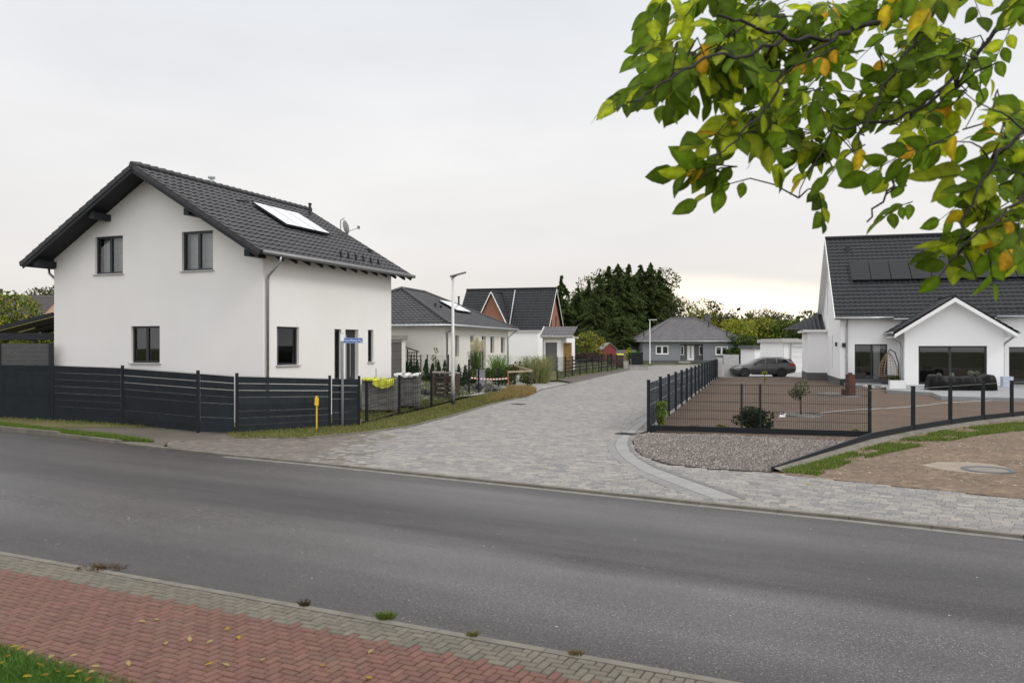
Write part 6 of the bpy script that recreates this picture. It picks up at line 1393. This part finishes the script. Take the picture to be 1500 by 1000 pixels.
# far wood closing the horizon
mb = MB(); R.seed(8)
for k in range(150):
    a = math.radians(-42+84*k/150+R.uniform(-.3, .3)); D = R.uniform(230, 290); hh = R.uniform(8, 13); x, y = math.sin(a)*D, math.cos(a)*D
    crown(mb, [(x, y, hh*.5, 5, 5, hh*.55)], 130, 1.6, OLV+GRN)
tag(mb.build('far_wood', m_fol), 'far off wood closing the horizon behind all houses', 'wood', kind='stuff')
# ------------------------------------------------------------------ overhanging tree, foreground right
R.seed(44)
tr_ = empty('overhanging_tree', (3.6, 2.0, 0), 0, 'overhanging beech like branch with green and yellow leaves at the upper right', 'tree'); o_ = V((3.6, 2.0, 0))
tb = MB(); tb.tube([(0, 0, -.1), (.02, .02, 1.), (-.03, .05, 2.2), (-.05, .1, 3.4), (0, .1, 4.6)], [.17, .15, .13, .10, .05], 14); tb.build('trunk', m_bark, tr_, True)
def Q(px, py, D): return P(px, py, D)-o_
limbs = [([(1700, -140, 2.6), (1500, -30, 2.75), (1370, 8, 2.8), (1262, 36, 2.75), (1218, 58, 2.7), (1150, 58, 2.65), (1100, 38, 2.6), (1050, 22, 2.55)], .018),
         ([(1218, 58, 2.7), (1175, 85, 2.65), (1148, 105, 2.6), (1112, 100, 2.6)], .008),
         ([(1370, 8, 2.8), (1335, 68, 2.8), (1295, 125, 2.75), (1265, 185, 2.7), (1258, 215, 2.7)], .010),
         ([(1650, -110, 2.9), (1500, -5, 2.95), (1445, 58, 3.0), (1400, 112, 3.0), (1340, 165, 2.95), (1318, 235, 2.9), (1298, 285, 2.9), (1270, 325, 2.9)], .014),
         ([(1150, 58, 2.65), (1108, 75, 2.6), (1045, 82, 2.5), (1000, 102, 2.45), (968, 122, 2.4), (925, 150, 2.35), (900, 160, 2.3)], .009),
         ([(1148, 105, 2.6), (1130, 150, 2.6), (1085, 195, 2.55), (1052, 228, 2.5), (1030, 260, 2.5)], .007),
         ([(1340, 165, 2.95), (1280, 180, 2.9), (1220, 190, 2.85), (1190, 240, 2.8), (1170, 290, 2.8)], .007),
         ([(1750, 0, 2.5), (1560, 120, 2.45), (1500, 190, 2.4), (1450, 235, 2.4), (1425, 300, 2.4), (1400, 360, 2.4)], .012),
         ([(1560, 120, 2.45), (1530, 250, 2.4), (1490, 300, 2.4), (1440, 335, 2.35), (1390, 385, 2.35)], .010),
         ([(1500, 190, 2.4), (1455, 160, 2.45), (1400, 130, 2.5)], .005), ([(1440, 60, 3.0), (1438, 150, 2.95), (1410, 190, 2.9)], .005)]
lb = MB()
for pts_, r in limbs:
    p3 = [Q(q[0], q[1], q[2]*.88) for q in pts_]; fine = []
    for a, b_ in zip(p3[:-1], p3[1:]):
        for k in range(4): fine.append(a.lerp(b_, k/4)+V((R.gauss(0, .006), R.gauss(0, .006), R.gauss(0, .006))))
    fine.append(p3[-1]); n = len(fine); lb.tube(fine, [r*.62*(1-.7*i/n) for i in range(n)], 7)
# limbs join the trunk
lb.tube([V((-.04, .1, 3.3)), V((-.4, .4, 3.6)), Q(1700, -140, 2.29)], [.05, .03, .018], 8); lb.tube([V((-.04, .08, 3.0)), V((-.35, .5, 3.4)), Q(1650, -110, 2.55)], [.04, .025, .014], 8); lb.tube([V((-.03, .05, 2.7)), V((-.3, .3, 3.2)), Q(1750, 0, 2.2)], [.04, .025, .012], 8)
lv = MB(); skel = [Q(*q) for pts_, r in limbs for q in pts_]
ell = [(905, 148, 26, 26, 10), (925, 82, 26, 22, 5), (935, 120, 30, 40, 12), (965, 60, 34, 46, 14), (980, 135, 40, 40, 22), (1040, 35, 60, 48, 36), (1060, 115, 70, 50, 42), (1005, 232, 22, 28, 8), (1020, 275, 26, 22, 6), (1115, 75, 70, 70, 44), (1115, 180, 60, 52, 42), (1060, 200, 40, 32, 18),
       (1190, 40, 90, 55, 48), (1215, 130, 70, 70, 44), (1185, 225, 55, 48, 28), (1290, 60, 80, 62, 38), (1290, 150, 60, 60, 26), (1245, 262, 52, 26, 12), (1325, 190, 45, 45, 16), (1315, 255, 32, 26, 6), (1390, 35, 60, 48, 28), (1375, 110, 50, 38, 14), (1470, 18, 40, 36, 18), (1432, 95, 30, 40, 10),
       (1200, 322, 10, 12, 3), (1290, 320, 16, 6, 2), (1470, 185, 36, 46, 20), (1445, 270, 48, 34, 20), (1490, 250, 30, 60, 18), (1410, 330, 44, 40, 22), (1385, 380, 34, 28, 12), (1465, 365, 40, 44, 22), (1355, 245, 18, 14, 3), (1445, 405, 24, 10, 4)]
stems = MB()
def leafcol():
    u = R.random()
    if u < .04: return R.choice([(.80, .58, .03), (.75, .42, .03), (.7, .55, .05)])
    if u < .34: t = R.uniform(.7, 1.2); return (.46*t, .54*t, .03)
    t = R.uniform(.5, 1.35); return (.15*t, .24*t, .016*t)
for (ex, ey, rx_, ry_, n) in ell:
    for k in range(max(1, int(n*(.40 if 1000 < ex < 1260 and ey < 200 else .33)))):
        a = R.uniform(0, 6.28); rr = R.random()**.5*.9; px, py = ex+math.cos(a)*rx_*rr, ey+math.sin(a)*ry_*rr
        D = R.uniform(2.3, 3.15) if not (ex > 1340 and ey > 160) else R.uniform(2.15, 2.7)
        end = Q(px, py, D); q = min(skel, key=lambda w_: (w_-end).length); back = q-end
        if back.length > .25 or back.length < .02: back = V((R.uniform(.3, 1), R.gauss(0, .3), R.uniform(.1, .8)))
        back = (back.normalized()+V((.5, R.gauss(0, .25), .35))).normalized(); TL = R.uniform(.13, .22); st0 = end+back*TL; sag = V((0, 0, -.03))
        tw = [st0, st0.lerp(end, .5)-sag*.4, end+sag*.4]; stems.tube(tw, [.0022, .0017, .001], 4)
        if (q-st0).length < .22: stems.tube([q, q.lerp(st0, .5)+V((0, 0, .012)), st0], [.0032, .0026, .0022], 4)
        fwd = (tw[2]-tw[0]).normalized(); side = fwd.cross(V((R.gauss(0, .5), R.gauss(-.8, .4), R.gauss(.6, .4)))).normalized(); pn = side.cross(fwd).normalized(); nl_ = R.choice((5, 6, 7, 8)); lc = leafcol()
        for m_ in range(nl_):
            t = (m_+.6)/nl_; b0 = tw[0].lerp(tw[1], t*2) if t < .5 else tw[1].lerp(tw[2], t*2-1); sg = 1 if m_ % 2 else -1; L = R.uniform(.055, .092)*(1-.25*abs(t-.6))*(1.22 if ex < 1080 else 1.05)
            d = (fwd*R.uniform(.5, 1.)+side*sg*R.uniform(.5, 1.1)+V((0, 0, -R.uniform(.1, .7)))).normalized() if m_ < nl_-1 else fwd
            nr = (pn+V((R.gauss(0, .4), R.gauss(0, .4), R.gauss(0, .4)))).normalized(); c_ = leafcol() if R.random() < .7 else lc
            st_l = b0+d*.008; stems.tube([b0, st_l], .0008, 3); leaf_mesh(lv, st_l, d, nr, L, L*R.uniform(.25, .33), R.uniform(.05, .35), R.uniform(-.05, .35), c_)
lb.build('limbs', m_bark, tr_, True); lv.build('foliage', m_leaf, tr_, True); stems.build('twigs', m_bark, tr_)
# ------------------------------------------------------------------ world, sun, camera
sc_ = bpy.context.scene; w = bpy.data.worlds.new('World'); sc_.world = w; w.use_nodes = True; nt = w.node_tree; bg = nt.nodes['Background']
N = nt.nodes.new; SUN_EL, SUN_AZ = math.radians(42), math.radians(125)
sky = N('ShaderNodeTexSky'); sky.sky_type = 'NISHITA'; sky.sun_disc = False; sky.sun_elevation = SUN_EL; sky.sun_rotation = SUN_AZ; sky.dust_density = 3
tc = N('ShaderNodeTexCoord'); sep = N('ShaderNodeSeparateXYZ'); link(nt, tc.outputs['Generated'], sep.inputs[0])
def mth(op_, a, b=None, c=None, clamp=False):
    m = N('ShaderNodeMath'); m.operation = op_; m.use_clamp = clamp
    for i, v in enumerate((a, b, c)):
        if v is None: continue
        if hasattr(v, 'links'): link(nt, v, m.inputs[i])
        else: m.inputs[i].default_value = v
    return m.outputs[0]
sx_, sy_, sz_ = sep.outputs
grad = ramp(nt, mth('MAXIMUM', sz_, 0.), [(0., (.74, .69, .645)), (.12, (.76, .74, .725)), (.25, (.79, .785, .79)), (.40, (.70, .725, .76)), (.62, (1.25, 1.27, 1.3)), (1., (1.5, 1.5, 1.5))])
cl = noise(nt, 2.0, 5, .55, tc.outputs['Generated'], (1, 1, 3.2)); cloud = ramp(nt, cl, [(.3, (.92, .92, .925)), (.7, (1.05, 1.05, 1.04))])
col = mixc(nt, grad, cloud, 1., 'MULTIPLY')
# bluish darker patch at the left, bright break in the cloud low at the right
ysafe = mth('MAXIMUM', sy_, .05); ax_ = mth('DIVIDE', sx_, ysafe); ez = mth('DIVIDE', sz_, ysafe)
wob = mth('MULTIPLY', mth('SUBTRACT', cl, .5), .12)
gx = mth('DIVIDE', mth('SUBTRACT', ax_, .305), .23); gz_ = mth('DIVIDE', mth('ADD', mth('SUBTRACT', ez, .045), wob), .042)
rr_ = mth('SQRT', mth('ADD', mth('MULTIPLY', gx, gx), mth('MULTIPLY', gz_, gz_)))
gl_ = N('ShaderNodeMapRange'); gl_.interpolation_type = 'SMOOTHSTEP'; link(nt, rr_, gl_.inputs[0]); gl_.inputs[1].default_value = 1.25; gl_.inputs[2].default_value = .2; gl_.inputs[3].default_value = 0; gl_.inputs[4].default_value = 1.
col = mixc(nt, col, (1.25, 1.09, .88), gl_.outputs[0])
bk = N('ShaderNodeMapRange'); link(nt, sy_, bk.inputs[0]); bk.inputs[1].default_value = .1; bk.inputs[2].default_value = -.5; bk.inputs[3].default_value = 0; bk.inputs[4].default_value = 1
col = mixc(nt, col, (1.25, 1.25, 1.27), mth('MULTIPLY', bk.outputs[0], .9))
mx = mixc(nt, mixc(nt, col, (10, 10, 10), 1., 'MULTIPLY'), sky.outputs[0], .04)
link(nt, mx, bg.inputs['Color']); bg.inputs['Strength'].default_value = .1
sl = bpy.data.lights.new('sun', 'SUN'); sl.energy = .9; sl.angle = math.radians(16); sl.color = (1, .96, .90); so_ = bpy.data.objects.new('sun', sl); C.objects.link(so_)
dirv = V((math.sin(SUN_AZ)*math.cos(SUN_EL), math.cos(SUN_AZ)*math.cos(SUN_EL), math.sin(SUN_EL))); so_.rotation_euler = (-dirv).to_track_quat('-Z', 'Y').to_euler(); so_.location = dirv*60
cam = bpy.data.cameras.new('camera'); co = bpy.data.objects.new('camera', cam); C.objects.link(co); co.location = (0, 0, H); co.rotation_euler = (math.pi/2, 0, 0)
cam.sensor_width = 36; cam.lens = 36*F/1500; cam.shift_y = (HY-500)/1500; cam.clip_end = 3000; cam.clip_start = .05
cam.dof.use_dof = True; cam.dof.focus_distance = 26; cam.dof.aperture_fstop = 5.6
sc_.camera = co; sc_.view_settings.view_transform = 'Standard'; sc_.view_settings.look = 'None'; sc_.view_settings.exposure = .24; sc_.view_settings.gamma = 1
sc_.cycles.max_bounces = 6; sc_.cycles.transparent_max_bounces = 12; sc_.cycles.use_denoising = True
